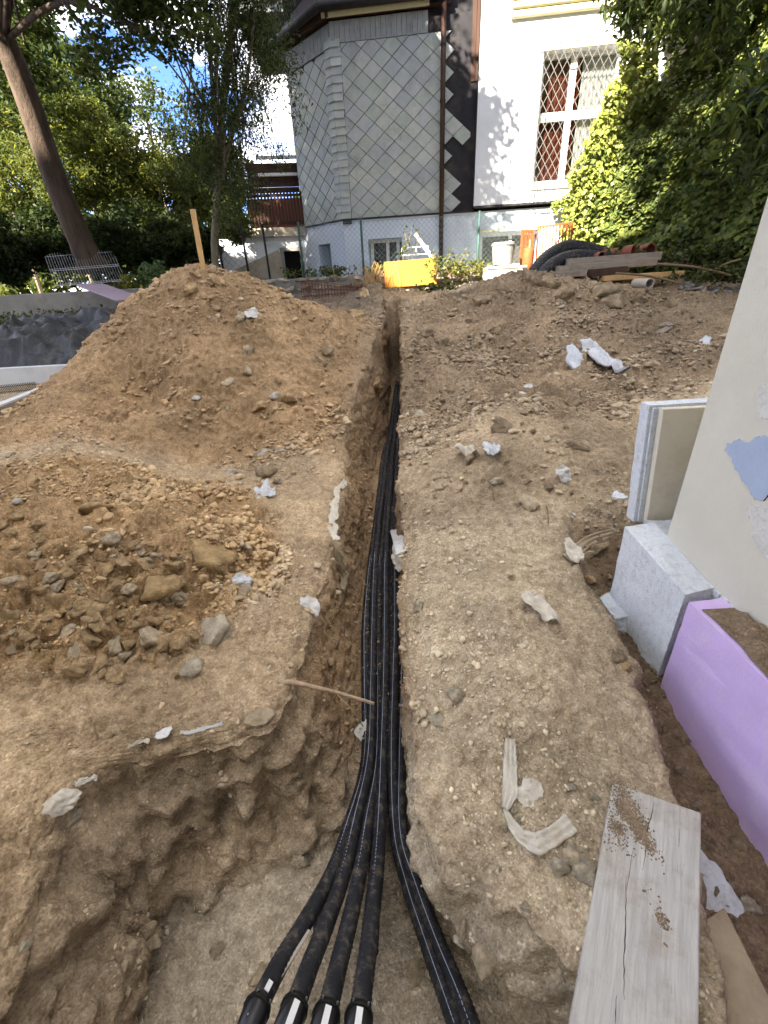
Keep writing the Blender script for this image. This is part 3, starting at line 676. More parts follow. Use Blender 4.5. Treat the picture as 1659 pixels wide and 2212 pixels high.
# torn place in the render showing the blue grey adhesive
pts = [(1572, 958), (1598, 948), (1612, 956), (1640, 944), (1668, 940), (1690, 1000), (1690, 1060), (1662, 1068), (1648, 1082), (1630, 1078), (1618, 1054), (1606, 1040), (1596, 1018), (1588, 1010), (1580, 990), (1568, 972)]
P3 = [PX(a, b, XW) for a, b in pts]
rp = []
for i, p in enumerate(P3):
    qn = P3[(i + 1) % len(P3)]
    for k in range(5): rp.append(p.lerp(qn, k / 5) + Vector((0, random.uniform(-.004, .004), random.uniform(-.004, .004))))
mb = MB(); mb.poly(rp[::-1], Vector((-.0025, 0, 0))); mb.build('render_patch', M['patch_blue'], nh)
for pts in ([(1632, 850), (1640, 838), (1662, 826), (1690, 830), (1690, 905), (1660, 900), (1644, 906), (1636, 885)], [(1612, 1100), (1626, 1090), (1652, 1092), (1690, 1080), (1690, 1210), (1650, 1200), (1632, 1172), (1620, 1150), (1624, 1128)]):
    P3 = [PX(a, b, XW) for a, b in pts]; rp = []
    for i, p in enumerate(P3):
        qn = P3[(i + 1) % len(P3)]
        for k in range(6): rp.append(p.lerp(qn, k / 6) + Vector((0, random.uniform(-.006, .006), random.uniform(-.006, .006))))
    mb = MB(); mb.poly(rp[::-1], Vector((-.002, 0, 0))); mb.build('filler_patch', M['filler'], nh)
mb = MB(); mb.tube([PX(a, b, XW - .001) for a, b in ((1650, 1082), (1660, 1070), (1675, 1062))], .0022, 5); mb.build('crack', M['crack'], nh)
# lead strip / mesh edge at the foot of the render
mb = MB()
for i in range(60):
    y0 = 1.5 - i * .04; mb.box(XW - .006, XW - .0005, y0 - .03, y0, .255 + random.uniform(0, .004), .275 + random.uniform(0, .008))
mb.build('edge_mesh', M['eps'], nh)
# white insulation block under the render, with its slanted end
def rough_block(name, corners, mat, parent, amp=.006, sub=14, seed=3):
    """8 corner block (bottom 4, top 4) with uneven faces"""
    bm = bmesh.new(); vs = [bm.verts.new(c) for c in corners]
    for f in ((3, 2, 1, 0), (4, 5, 6, 7), (0, 1, 5, 4), (1, 2, 6, 5), (2, 3, 7, 6), (3, 0, 4, 7)): bm.faces.new([vs[i] for i in f])
    bmesh.ops.recalc_face_normals(bm, faces=bm.faces)
    bmesh.ops.subdivide_edges(bm, edges=bm.edges[:], cuts=sub, use_grid_fill=True); bm.normal_update()
    co = np.array([v.co[:] for v in bm.verts]); nn = np.array([v.normal[:] for v in bm.verts])
    d = amp * (fbm(co * 14, 3, seed) + .5 * fbm(co * 50, 2, seed + 4)); off = np.array(wloc(parent)) if parent else 0
    for v, p in zip(bm.verts, co + nn * d[:, None] - off): v.co = p
    me = bpy.data.meshes.new(name); bm.to_mesh(me); bm.free(); return link(name, me, mat, parent)
x0, x1 = 1.025, XW
rough_block('insulation_block', [(x0 + .01, 1.20, -.30), (x1, 1.24, -.30), (x1, 1.60, -.30), (x0, 1.60, -.30), (x0, 1.19, .285), (x1, 1.22, .285), (x1, 1.62, .325), (x0 - .002, 1.61, .315)], M['eps'], nh, .0035)
rough_block('corner_filler', [(XW + .001, 1.525, .1), (1.5, 1.525, .1), (1.5, 1.66, .1), (XW + .001, 1.66, .1), (XW - .02, 1.525, .30), (1.5, 1.525, .30), (1.5, 1.66, .31), (XW - .01, 1.66, .31)], M['eps_side'], nh, .008, 8, 9)
rough_block('insulation_panel', [(x0 - .003, -1.5, -.45), (x1, -1.5, -.45), (x1, 1.155, -.45), (x0 + .005, 1.165, -.45), (x0 - .004, -1.5, .275), (x1, -1.5, .275), (x1, 1.175, .275), (x0, 1.165, .275)], M['xps'], nh, .0015, 20, 5)
# soil lying on the ledge above the purple panel
gx, gy = np.meshgrid(np.linspace(0, 1, 22), np.linspace(0, 1, 200)); yy = 1.12 - gy.ravel() * 2.4; inner = .010 + .012 * fbm(np.c_[yy * 5, yy * 0, yy * 0], 3, 3) + .03 * sstep(1.12, 1.0, yy) * 0
xx = x0 + inner + gx.ravel() * (XW - .004 - x0 - inner); h = .016 * np.sin(np.pi * np.clip(gx.ravel(), 0.02, 1) * .6) * (1 + .9 * fbm(np.c_[xx * 26, yy * 26, xx * 0], 4, 8)); h = np.where(gx.ravel() < .01, 0, np.maximum(h, .001)) * sstep(1.12, 1.06, yy)
I2 = np.arange(200 * 22).reshape(200, 22); q2 = np.stack([I2[:-1, :-1], I2[1:, :-1], I2[1:, 1:], I2[:-1, 1:]], -1).reshape(-1, 4)
led = npmesh('dirt_ledge', np.c_[xx, yy, .279 + h], q2, M['soil'], nh, np.tile(np.array(lin(150, 132, 110)[:3]), (len(xx), 1)), True)
# two-layer insulation board standing at the corner
ib = thing('insulation_board', (1.12, 1.72, .3), 'cream insulation board on edge beside the house corner, above the white block', 'insulation board')
A = PY(1397, 1130, 1.69); Bq = PY(1432, 889, 1.69)
mb = MB(); mb.frame((A.x, 1.69, .27), Vector((.5, 0, 0)), Vector((0, .030, 0)), Vector((Bq.x - A.x, 0, .525))); mb.build('front_layer', M['board_cream'], ib, bevel=.002)
mb = MB(); mb.frame((A.x - .018, 1.723, .27), Vector((.5, 0, 0)), Vector((0, .012, 0)), Vector((Bq.x - A.x, 0, .52))); mb.build('joint', M['eps_side'], ib)
rough_block('back_layer', [(A.x - .03, 1.738, .26), (1.6, 1.738, .26), (1.6, 1.80, .26), (A.x - .03, 1.80, .26), (Bq.x - .03, 1.738, .80), (1.6, 1.738, .80), (1.6, 1.80, .80), (Bq.x - .03, 1.80, .80)], M['eps'], ib, .002, 8)

# ================================================================ CONDUITS IN THE TRENCH
def smooth_path(P, k=6):
    P = [Vector(p) for p in P]; out = []
    for i in range(len(P) - 1):
        p0 = P[max(i - 1, 0)]; p1 = P[i]; p2 = P[i + 1]; p3 = P[min(i + 2, len(P) - 1)]
        for j in range(k):
            t = j / k; out.append(.5 * ((2 * p1) + (p2 - p0) * t + (2 * p0 - 5 * p1 + 4 * p2 - p3) * t * t + (3 * p1 - p0 - 3 * p2 + p3) * t ** 3))
    return out + [P[-1]]
YT = [1.15, 1.5, 1.9, 2.4, 3.0, 3.6, 4.2, 4.7, 5.1, 5.45, 5.75]
def lane(off, lay):
    out = []
    for yq in YT:
        l, r_ = np.interp(yq, ys, fl), np.interp(yq, ys, fr); w = np.clip((r_ - l), .12, .3); c = (l + r_) / 2 + .02 * (yq > 1)
        xx_ = c + off * (w - .05) / 2 + .006 * math.sin(yq * 3 + off * 9 + lay * 2)
        zz_ = np.interp(yq, ys, zf) + .035 + lay * .036 + .006 * math.sin(yq * 4 + off * 5)
        if yq > 5.3: zz_ += (yq - 5.3) * .25; xx_ += (yq - 5.3) * .12
        out.append((xx_, yq, zz_))
    return out
near = {
    'A': [(545, 2200, -.10), (600, 2090, -.17), (660, 1990, -.25), (715, 1890, -.34), (752, 1790, -.42)],
    'B': [(628, 2200, -.10), (668, 2090, -.17), (705, 1995, -.24), (742, 1890, -.33), (768, 1780, -.41)],
    'C': [(700, 2215, -.10), (730, 2090, -.18), (757, 1980, -.26), (780, 1870, -.35), (796, 1770, -.42)],
    'D': [(772, 2220, -.10), (790, 2090, -.18), (803, 1980, -.26), (815, 1870, -.35), (822, 1760, -.42)],
    'E': [(1045, 2290, -.30), (994, 2150, -.36), (944, 2030, -.40), (900, 1910, -.43), (868, 1800, -.45)],
    'F': [(1015, 2300, -.33), (966, 2160, -.38), (922, 2035, -.42), (882, 1915, -.45), (855, 1800, -.46)],
    'G': [(690, 2010, -.36), (722, 1930, -.40), (752, 1850, -.44), (780, 1760, -.46)],
    'H': [(800, 2060, -.42), (806, 1960, -.44), (812, 1860, -.46), (818, 1760, -.47)]}
LAB = {'A': 'black conduit whose elbow coupling ends farthest left at the photo bottom', 'B': 'black conduit with a white stickered coupling, second from the left at the bottom',
       'C': 'black conduit with a white stickered coupling, third from the left at the bottom', 'D': 'black conduit with the rightmost white stickered coupling, straight down the middle',
       'E': 'black conduit bending right at the bottom, the outer one of the pair', 'F': 'black conduit bending right at the bottom, the inner one of the pair',
       'G': 'black conduit lying low under the left bundle, its end hidden behind the others', 'H': 'black conduit lying lowest in the middle of the trench floor'}
LANES = {'A': (-.95, .2), 'B': (-.62, .9), 'C': (-.3, .1), 'D': (.05, .95), 'E': (.95, .3), 'F': (.62, .85), 'G': (-.6, 0), 'H': (.3, .1)}
RP = .0225
def ribbed(path, r):
    """conduit with shallow corrugation"""
    out, rad = [], []
    L = 0; step = .0075
    seg = [(path[i + 1] - path[i]).length for i in range(len(path) - 1)]; tot = sum(seg); n = int(tot / step); i = 0; acc = 0
    for k in range(n):
        s = k * step
        while i < len(seg) - 1 and acc + seg[i] < s: acc += seg[i]; i += 1
        out.append(path[i].lerp(path[i + 1], min(1, (s - acc) / max(seg[i], 1e-6)))); rad.append(r + (.0016 if k % 2 else -.0008))
    return out, rad
for key, lane_ in LANES.items():
    nearp = [PZ(*q) for q in near[key]]; path = smooth_path(nearp + [Vector(p) for p in lane(*lane_)], 8)
    base = nearp[0]
    cd = thing('conduit', base, LAB[key], 'conduit', 'conduits in the trench')
    pp, rr = ribbed(path, RP); mb = MB(); mb.tube(pp, rr, 12); mb.build('tube', M['conduit'], cd, smooth=True)
    if key in 'ABCDEF':
        # pale printed stripe running along the top
        st = [p + Vector((-.006, 0, RP + .0007)) for p in path if p.y < 2.6]
        mb = MB(); mb.tube(st, .0011, 4); mb.build('stripe', M['stripe'], cd)
    if key in 'ABCD':
        d = (nearp[0] - nearp[1]).normalized(); e = nearp[0] - d * .035; q1 = e + d * .10
        if key == 'A': q1 = e + d * .05 + Vector((-.012, -.05, -.005))
        mb = MB(); mb.tube([e, e + d * .004, e + d * .008, e + d * .02, q1], [RP * 1.05, RP * 1.28, RP * 1.35, RP * 1.3, RP * 1.3], 16)
        cp = mb.build('coupling', M['black_plastic'], cd, smooth=True)
        mb = MB(); mb.tube([e + d * .014, e + d * .019], RP * 1.42, 16); mb.build('collar', M['black_plastic'], cp)
        up = (-CAMP * 0 + (CAMP - e)).normalized(); side = d.cross(up).normalized(); nrm = side.cross(d).normalized(); nrm = nrm if nrm.dot(up) > 0 else -nrm
        o0 = e + d * .026 + nrm * (RP * 1.31); mb = MB()
        if key == 'A': mb.frame(e - d * .03 - side * .006 + nrm * (RP * 1.02), side * .012, d * .024, nrm * .0025)
        else: mb.frame(o0 - side * .007 - d * .001, side * .014, d * .06, nrm * .002)
        mb.build('sticker', M['sticker'], cp)
        for sgn in (-1, 1):
            mb = MB(); c0 = e + d * .01 + side * sgn * RP * .75 + nrm * RP * 1.12; mb.tube([c0, c0 + nrm * .006], .0022, 6); mb.build('clip', M['steel'], cp)
# soil crumbs fallen onto the conduits
rs = np.random.default_rng(77); vs, fs_, tt = [], [], []; v0, f0 = lump_mesh('', 230, ICO1, .5)
for k in range(420):
    yq = rs.uniform(1.1, 4.6) if k < 300 else rs.uniform(1.2, 2.2); l_, r_ = np.interp(yq, ys, fl), np.interp(yq, ys, fr); sz = rs.uniform(.002, .007) * (1.8 if rs.random() < .12 else 1)
    p = np.array([l_ + .03 + rs.random() * max(.05, r_ - l_ - .03), yq, np.interp(yq, ys, zf) + .035 + .9 * .036 + .012 + sz * .3 - rs.random() * .02])
    vs.append(v0 * sz + p); fs_.append(f0 + k * len(v0)); tt.append(np.tile(c_fresh * rs.uniform(.6, 1.1), (len(v0), 1)))
tag(npmesh('soil_on_conduits', np.concatenate(vs), np.concatenate(fs_), M['clod'], None, np.concatenate(tt)), 'soil crumbs fallen on top of the black conduits', 'soil crumbs', kind='stuff')
# thin grey offcut strip between the conduits
pa, pb = PZ(590, 2135, -.14), PZ(668, 2010, -.22)
mb = MB(); mb.beam(pa, pb, .008, .004); tag(mb.build('plastic_strip', M['pvc_grey']), 'thin grey plastic strip lying between the two left conduits', 'plastic strip')

# ================================================================ PLANK, ROOT, SCRAPS
C4 = [PZ(1230, 2212, .03), PZ(1510, 2212, .03), PZ(1515, 1755, .03), PZ(1325, 1690, .03)]
dn = (C4[3] - C4[0]).normalized(); C4[0] -= dn * .3; C4[1] -= dn * .3
pk = thing('plank', C4[0], 'weathered grey cracked plank with one slanted end, bottom right corner', 'plank')
mb = MB(); mb.poly(C4, Vector((0, 0, -.03))); mb.build('board', M['plank'], pk, bevel=.003)
for pix, w in (([(1412, 1715), (1408, 1760), (1398, 1790), (1396, 1830), (1388, 1880)], .0028), ([(1352, 1890), (1352, 1960), (1350, 2030), (1347, 2110), (1350, 2160)], .0022), ([(1366, 1840), (1360, 1880), (1352, 1930)], .0012), ([(1468, 1790), (1467, 1830)], .001), ([(1332, 2150), (1328, 2212)], .0015)):
    PP = smooth_path([PZ(a, b, .0300) for a, b in pix], 5); mb = MB(); nP = len(PP)
    PP = [p + Vector((random.uniform(-.0012, .0012), 0, 0)) for p in PP]
    mb.tube(PP, [max(.0003, w * .5 * math.sin(math.pi * (i + .3) / nP) * random.uniform(.6, 1.2)) for i in range(nP)], 5)
    mb.build('crack', M['crack'], pk)
def soil_pat(name, pix, size, z, parent, seed):
    r = random.Random(seed); r2 = np.random.default_rng(seed); vs, fs, tt = [], [], []; v0, f0 = ICO1; k = 0
    for (a, b, n, sp) in pix:
        c = PZ(a, b, z)
        for _ in range(n):
            p = np.array([c.x + r.gauss(0, sp), c.y + r.gauss(0, sp * 1.3), z]); s = size * r.uniform(.3, 1.2)
            vs.append(v0 * s * np.array([1, 1, .6]) * r2.uniform(.7, 1.2, 3) + p); fs.append(f0 + k * len(v0)); tt.append(np.tile(np.array(lin(146, 126, 102)[:3]) * r.uniform(.6, 1.15), (len(v0), 1))); k += 1
    o = npmesh(name, np.concatenate(vs), np.concatenate(fs), M['clod'], parent, np.concatenate(tt)); return tag(o, kind='stuff')
soil_pat('dirt_on_board', [(1345, 1740, 90, .018), (1375, 1775, 90, .016), (1395, 1820, 70, .012), (1345, 1820, 50, .013), (1310, 1815, 40, .01), (1420, 1960, 14, .008), (1435, 1985, 18, .005), (1350, 1700, 40, .016), (1400, 1920, 12, .01), (1440, 2040, 5, .003), (1420, 1850, 16, .01), (1358, 1755, 800, .016), (1382, 1795, 500, .012), (1430, 1990, 90, .006), (1332, 1790, 260, .010), (1345, 1712, 260, .012), (1402, 1825, 120, .007)], .0024, .0305, pk, 4)
lo2 = [PZ(1520, 1990, -.06), PZ(1565, 1960, -.06), PZ(1660, 2150, -.06), PZ(1700, 2300, -.06), PZ(1520, 2300, -.06)]
mb = MB(); mb.poly(lo2, Vector((0, 0, -.02))); tag(mb.build('lower_board', M['fabric_tan'], bevel=.002), 'tan board lying lower down, half under the grey plank', 'board')

def rnd_outline(n, seed, rag=.3):
    r = np.random.default_rng(seed); a = np.linspace(0, 2 * np.pi, n, endpoint=False); return 1 + rag * .85 * fbm(np.c_[np.cos(a) * 1.5 + seed, np.sin(a) * 1.5, a * 0], 3, seed) + rag * .12 * r.normal(size=n)
def scrap(name, label, cat, px, py, wpx, hpx, mat, rot=0, crumple=.35, seed=1, thick=.0015, lift=.3, group=None, rag=.3, normal=None):
    """crumpled sheet or chip of foam lying on the soil at that place"""
    loc, n, o = hit(px, py)
    n = Vector((0, 0, 1)).lerp(n, .7).normalized() if normal is None else normal
    dep = (loc - CAMP).dot(FW); s = dep / F_PX; vdir = (CAMP - loc).normalized(); fs_ = max(.35, abs(n.dot(vdir)))
    a = CR - n * CR.dot(n); a.normalize(); b = n.cross(a); ca, sa = math.cos(rot), math.sin(rot); a, b = a * ca + b * sa, b * ca - a * sa
    nr, na = 9, 40; out = rnd_outline(na, seed, rag); L = (wpx * s * .5, hpx * s * .5 / fs_)
    P = [np.zeros(3)]; U = [(0, 0)]
    for i in range(1, nr + 1):
        for k in range(na): rr = i / nr * (1 + (out[k] - 1) * (i / nr)); U.append((rr * math.cos(6.2832 * k / na) * L[0], rr * math.sin(6.2832 * k / na) * L[1]))
    U = np.array(U); sc = 1 / max(min(L), .004)
    h = crumple * min(L) * .8 * np.abs(fbm(np.c_[U * sc * 1.1, U[:, :1] * 0 + seed], 3, seed, .45)) + crumple * min(L) * .9 * np.abs(fbm(np.c_[U * sc * .7, U[:, :1] * 0 + seed], 2, seed + 9)) + lift * .6 * min(L)
    Vv = np.array(loc) + U[:, :1] * np.array(a) + U[:, 1:] * np.array(b) + h[:, None] * np.array(n)
    f = [(0, 1 + k, 1 + (k + 1) % na) for k in range(na)]
    for i in range(nr - 1):
        for k in range(na): p = 1 + i * na + k; p2 = 1 + i * na + (k + 1) % na; f.append((p, p + na, p2 + na)); f.append((p, p2 + na, p2))
    ob = npmesh(name, Vv, np.array(f), mat, None, None, True)
    m = ob.modifiers.new('thickness', 'SOLIDIFY'); m.thickness = thick; m.offset = -1
    return tag(ob, label, cat, group)
def ribbon(name, label, cat, pix, wpx, mat, seed=1, lift=.01, hang=0, rag=0, widths=None):
    H_ = []
    for (a, b) in pix:
        loc, n, o = hit(a, b); H_.append(loc + n * lift)
    path = smooth_path(H_, 10) if widths is None else [H_[i].lerp(H_[i + 1], k / 10) for i in range(len(H_) - 1) for k in range(10)] + [H_[-1]]; nw = 9; Vv = []; dep = (H_[0] - CAMP).dot(FW); w = wpx * dep / F_PX
    for i, p in enumerate(path):
        t = (path[min(i + 1, len(path) - 1)] - path[max(i - 1, 0)]).normalized(); side = t.cross((CAMP - p).normalized()).normalized()
        for k in range(nw):
            u = k / (nw - 1) - .5; ww = w * (1 if widths is None else float(np.interp(i / 10, range(len(widths)), widths)) / wpx) * (1 + .10 * math.sin(i * .13 + seed) + rag * (float(vnoise(np.array([[i * .45, seed + (k > 4) * 7.3, .5]]), seed)[0]) + .6 * float(vnoise(np.array([[i * 1.3, seed + (k > 4) * 7.3, .5]]), seed + 1)[0])))
            nz_ = .10 * w * math.sin(u * 17 + seed + .08 * i) + .07 * w * math.sin(i * .5 + u * 5 + seed)
            Vv.append(p + side * u * ww + (CAMP - p).normalized() * (nz_ + .1 * w) - Vector((0, 0, hang * abs(u))))
    n_ = len(path); I3 = np.arange(n_ * nw).reshape(n_, nw); q3 = np.stack([I3[:-1, :-1], I3[1:, :-1], I3[1:, 1:], I3[:-1, 1:]], -1).reshape(-1, 4)
    ob = npmesh(name, np.array([tuple(v) for v in Vv]), q3, mat, None, None, True)
    m = ob.modifiers.new('thickness', 'SOLIDIFY'); m.thickness = .0012; return tag(ob, label, cat)
ribbon_torn = lambda *a: ribbon(*a, rag=.8)
ribbon('fabric_strip', 'long wrinkled beige fabric strip standing upright on the right bank', 'fabric strip', [(1099, 1600), (1102, 1625), (1100, 1650), (1098, 1710), (1091, 1752)], 27, M['fabric_white'], 2, rag=.08, widths=[20, 24, 30, 32, 12])
ribbon('fabric_strip', 'beige fabric strip curving right toward the grey plank', 'fabric strip', [(1091, 1752), (1106, 1786), (1128, 1812), (1160, 1822), (1196, 1806), (1234, 1780)], 28, M['fabric_white'], 5, rag=.08, widths=[10, 20, 24, 34, 36, 40])
scrap('fabric_scrap', 'ragged pale fabric scrap with a hole, beside the upright beige strip', 'fabric scrap', 1145, 1712, 52, 60, M['fabric_white'], 0, .3, 3)
scrap('foam_piece', 'torn pale foam piece sticking out from under the grey plank', 'foam piece', 1545, 1950, 110, 190, M['foam_scrap'], .3, .08, 12, .02, .15, rag=.35)
scrap('film_scrap', 'small folded white film scrap alone on the right bank', 'film scrap', 1162, 1322, 56, 46, M['fabric_white'], .3, .45, 6)
ribbon('fabric_rag', 'white rag hanging over the right trench edge, upper end', 'fabric rag', [(850, 1140), (862, 1160), (872, 1195)], 26, M['film_white'], 4)
scrap('fabric_rag', 'frayed pale rag below it on the right trench edge', 'fabric rag', 868, 1208, 44, 50, M['fabric_white'], .3, .5, 8)
scrap('foam_piece', 'white broken foam slab on the far right heap, left of its crumbled twin', 'foam piece', 1236, 782, 72, 30, M['eps'], -.2, .15, 21, .02, .4)
scrap('foam_piece', 'crumbled grey-white foam lump on the far right heap', 'foam piece', 1292, 784, 60, 44, M['foam_scrap'], .2, .5, 22, .02, .5, rag=.4)
scrap('film_scrap', 'crumpled white film on the right bank, left of the blue-white one', 'film scrap', 1008, 985, 52, 30, M['fabric_white'], .2, .7, 25)
scrap('film_scrap', 'crumpled blue-white film ball on the right bank above the bare earth', 'film scrap', 1068, 978, 34, 34, M['foam_scrap'], .2, .8, 26)
scrap('film_scrap', 'small crumpled white film further right, close to the insulation board', 'film scrap', 1208, 1030, 38, 32, M['film_white'], .2, .7, 27)
scrap('foam_chip', 'tiny white foam chip below the broken slab, upper of two', 'foam chip', 1143, 838, 16, 12, M['film_white'], .2, .4, 28, .01)
scrap('foam_chip', 'tiny white foam chip below the broken slab, lower of two', 'foam chip', 1128, 852, 18, 10, M['film_white'], .2, .4, 29, .01)
ribbon('fabric_scrap', 'pale film edge sticking out of soil left of the white insulation block', 'fabric scrap', [(1225, 1210), (1250, 1185), (1285, 1165), (1340, 1150)], 26, M['fabric_tan'], 7)
scrap('film_scrap', 'dull white film patch in the soil below the crumbly ditch edge', 'film scrap', 1238, 1195, 44, 40, M['fabric_white'], .2, .4, 33)
fb_ = [PZ(*q, -.12) - Vector((.035, 0, 0)) for q in ((1312, 1318), (1335, 1370), (1388, 1366), (1368, 1300))]; ft_ = [p + Vector((-.008 + .02 * (k % 2), .015, .065 + .012 * k)) for k, p in enumerate(fb_)]
fc_ = rough_block('foam_chunk', [tuple(p) for p in fb_ + ft_], M['eps_side'], None, .006, 8, 15); tag(fc_, 'speckled grey foam chunk leaning at the foot of the white block', 'foam piece')
scrap('wood_sliver', 'pale wooden offcut lying at the foot of the insulation board', 'wood offcut', 1338, 1072, 46, 12, M['eps'], .5, .1, 34, .012, .5, rag=.1)
scrap('wood_chip', 'pale wooden offcut on the right heap near the house wall', 'wood offcut', 1433, 712, 36, 20, M['wood_grey'], .9, .05, 35, .012, .4, rag=.1)
scrap('foam_chip', 'flat pale chip on the right heap beside the cream wall', 'foam chip', 1520, 745, 40, 20, M['concrete_white'], .6, .1, 36, .012, .4)
ribbon_torn('film_strip', 'torn grey-white film band along the left trench edge, upper part', 'film strip', [(745, 1040), (728, 1065), (722, 1100), (716, 1140), (722, 1170)], 15, M['fabric_white'], 3)
ribbon_torn('film_strip', 'torn tan film band along the left trench edge, lower part', 'film strip', [(718, 1170), (728, 1200), (740, 1240), (738, 1275)], 18, M['fabric_tan'], 6)
scrap('film_scrap', 'white film flap on the left bank just above the trench', 'film scrap', 668, 1312, 40, 48, M['film_white'], .2, .45, 41)
scrap('film_scrap', 'crumpled blue-grey film above a pale stone on the left bank', 'film scrap', 522, 1258, 44, 36, M['foam_scrap'], .2, .7, 42)
scrap('film_scrap', 'crumpled grey-white film beside the brown clod on the left bank', 'film scrap', 575, 1072, 42, 34, M['foam_scrap'], .2, .7, 43)
scrap('film_scrap', 'torn white film at the pit rim, the wider of three', 'film scrap', 355, 1588, 38, 24, M['film_white'], .2, .35, 44)
ribbon_torn('film_strip', 'torn white film strip along the pit rim, right of the wider flap', 'film strip', [(390, 1583), (420, 1578), (450, 1572), (485, 1565)], 8, M['film_white'], 9)
ribbon_torn('film_strip', 'torn white film strip along the pit rim, left of the wider flap', 'film strip', [(275, 1615), (300, 1608), (325, 1600)], 8, M['fabric_white'], 11)
ribbon_torn('film_strip', 'thin pale film edge on the left pit wall', 'film strip', [(160, 1692), (185, 1684), (210, 1676)], 10, M['fabric_white'], 13)
scrap('film_scrap', 'dirty white film tuft at the left corner of the pit', 'film scrap', 130, 1735, 66, 50, M['fabric_white'], .2, .6, 46)
scrap('film_scrap', 'tan fabric flap at the corner between pit and trench', 'film scrap', 560, 1552, 62, 34, M['fabric_tan'], .1, .25, 47)
ribbon_torn('film_strip', 'thin grey tape strip at the foot of the tall left heap', 'film strip', [(545, 985), (575, 978), (605, 972), (640, 966)], 12, M['fabric_white'], 15)
scrap('film_scrap', 'white film scrap high on the tall left heap', 'film scrap', 545, 682, 36, 18, M['film_white'], .1, .4, 48)
loc, n, o = hit(790, 1580)
scrap('film_scrap', 'white plastic scrap lying on the conduits under the root', 'film scrap', 790, 1585, 34, 46, M['film_white'], .2, .3, 49, lift=2.2, normal=Vector((0, -.35, .94)))
scrap('film_scrap', 'tiny white scrap on the conduits, nearest the pit', 'film scrap', 806, 1745, 12, 26, M['film_white'], .2, .3, 50, lift=6, normal=Vector((0, -.35, .94)))
# root out of the left trench wall, with a hair root
a = hit(628, 1478)[0]; b = PZ(808, 1520, -.16)
mb = MB(); mb.tube(smooth_path([a - Vector((.05, 0, 0)), a + Vector((0, 0, .012)), a.lerp(b, .3) + Vector((0, 0, .014)), a.lerp(b, .6) + Vector((0, .01, 0)), b], 6), [.0105 - .0002 * i for i in range(25)], 8)
rt = thing('tree_root', a, 'bare brown tree root jutting from the left bank across the conduits', 'root')
mb.build('root', M['root'], rt, smooth=True)
mb = MB(); mb.tube(smooth_path([a.lerp(b, .55), a.lerp(b, .75) + Vector((0, -.03, -.04)), PZ(785, 1570, -.3)], 6), .0022, 5); mb.build('rootlet', M['root'], rt, smooth=True)
for (p, q_, lab) in (((838, 958), (872, 952), 'short root stub across the far conduits'), ((858, 1080), (868, 1112), 'curled pale root on the right trench edge'), ((1055, 1040), (1068, 1085), 'thin bent root stalk on the right bank'), ((1180, 1095), (1184, 1135), 'thin straight root stalk left of the insulation board'), ((1300, 815), (1360, 790), 'thin twig on the right heap by the wall'), ((205, 1565), (215, 1600), 'short twig above the pit rim at the left')):
    l1 = hit(*p)[0]; l2 = hit(*q_)[0]
    if (l1 - l2).length > .8: l2 = l1 + (PY(*q_, l1.y) - l1)
    mb = MB(); mb.tube(smooth_path([l1 + Vector((0, 0, .005)), l1.lerp(l2, .5) + Vector((0, 0, .03)), l2 + Vector((0, 0, .012))], 6), .0035, 6)
    tag(mb.build('twig', M['twig'], smooth=True), lab, 'twig')
# ================================================================ THE TILED HOUSE
YAW = D2R(7.5); HU_ = Vector((math.cos(YAW), -math.sin(YAW), 0)); HN = Vector((-math.sin(YAW), -math.cos(YAW), 0)); HO = Vector((1.39, 10.0, 0)); UPV = Vector((0, 0, 1))
class Plane:
    """upright plane with a horizontal axis u, a facing n and an origin; pixels and (u, z, d) both lead to points of it"""
    def __init__(s, o, u, n): s.o, s.u, s.n = Vector(o), u, n
    def P(s, u, z, d=0): return s.o + s.u * u + UPV * z + s.n * d
    def px(s, a, b, d=0):
        r = ray(a, b); o = s.o + s.n * d; t = (o - CAMP).dot(s.n) / r.dot(s.n); p = CAMP + r * t; return ((p - s.o).dot(s.u), p.z)
    def box(s, mb, u0, u1, z0, z1, d0, d1): return mb.frame(s.P(u0, z0, d0), s.u * (u1 - u0), UPV * (z1 - z0), s.n * (d1 - d0))
FA = Plane(HO, HU_, HN)
uc, _ = FA.px(742, 472); uw0, _ = FA.px(1022, 445); zp = FA.px(955, 463)[1]; zt = FA.px(820, 44)[1]
corner = FA.P(uc, 0)
SU = Vector((math.cos(D2R(142)), math.sin(D2R(142)), 0)); SU = Vector((-.66, .75, 0)).normalized(); SN = Vector((-.75, -.66, 0)).normalized()
# side face of the bay: its left edge seen at px 655
dR = ray(655, 485); t_ = (corner - CAMP).cross(SU).z / dR.cross(SU).z; pl = CAMP + dR * t_; us = (pl - corner).dot(SU)
SA = Plane(corner, SU, SN)
UR = 4.6; ZTOP = 7.2
hs = thing('tiled_house', FA.P(1, 0), 'old house with grey diamond tiled bay and white facade, behind the heaps', 'house')
# walls
mb = MB(); FA.box(mb, uc + .03, uw0, zp, ZTOP - 2.2, -.3, 0); mb.build('bay_wall', M['bitumen'], hs)
mb = MB(); mb.frame(SA.P(0.02, zp, 0), SU * (us - .02), UPV * (ZTOP - 2.2 - zp), -SN * .3); mb.build('bay_side_wall', M['bitumen'], hs)
mb = MB(); FA.box(mb, (pl - HO).dot(HU_) + .06, UR + 2, 1.0, ZTOP, -4.0, (pl - HO).dot(HN) - .02); FA.box(mb, uw0 - .05, UR + 2, 1.0, ZTOP, (pl - HO).dot(HN) - .02, -.5); FA.box(mb, uc + .2, uw0, ZTOP - 2.2, ZTOP, (pl - HO).dot(HN) - .02, -.06); mb.build('body', M['bitumen'], hs)
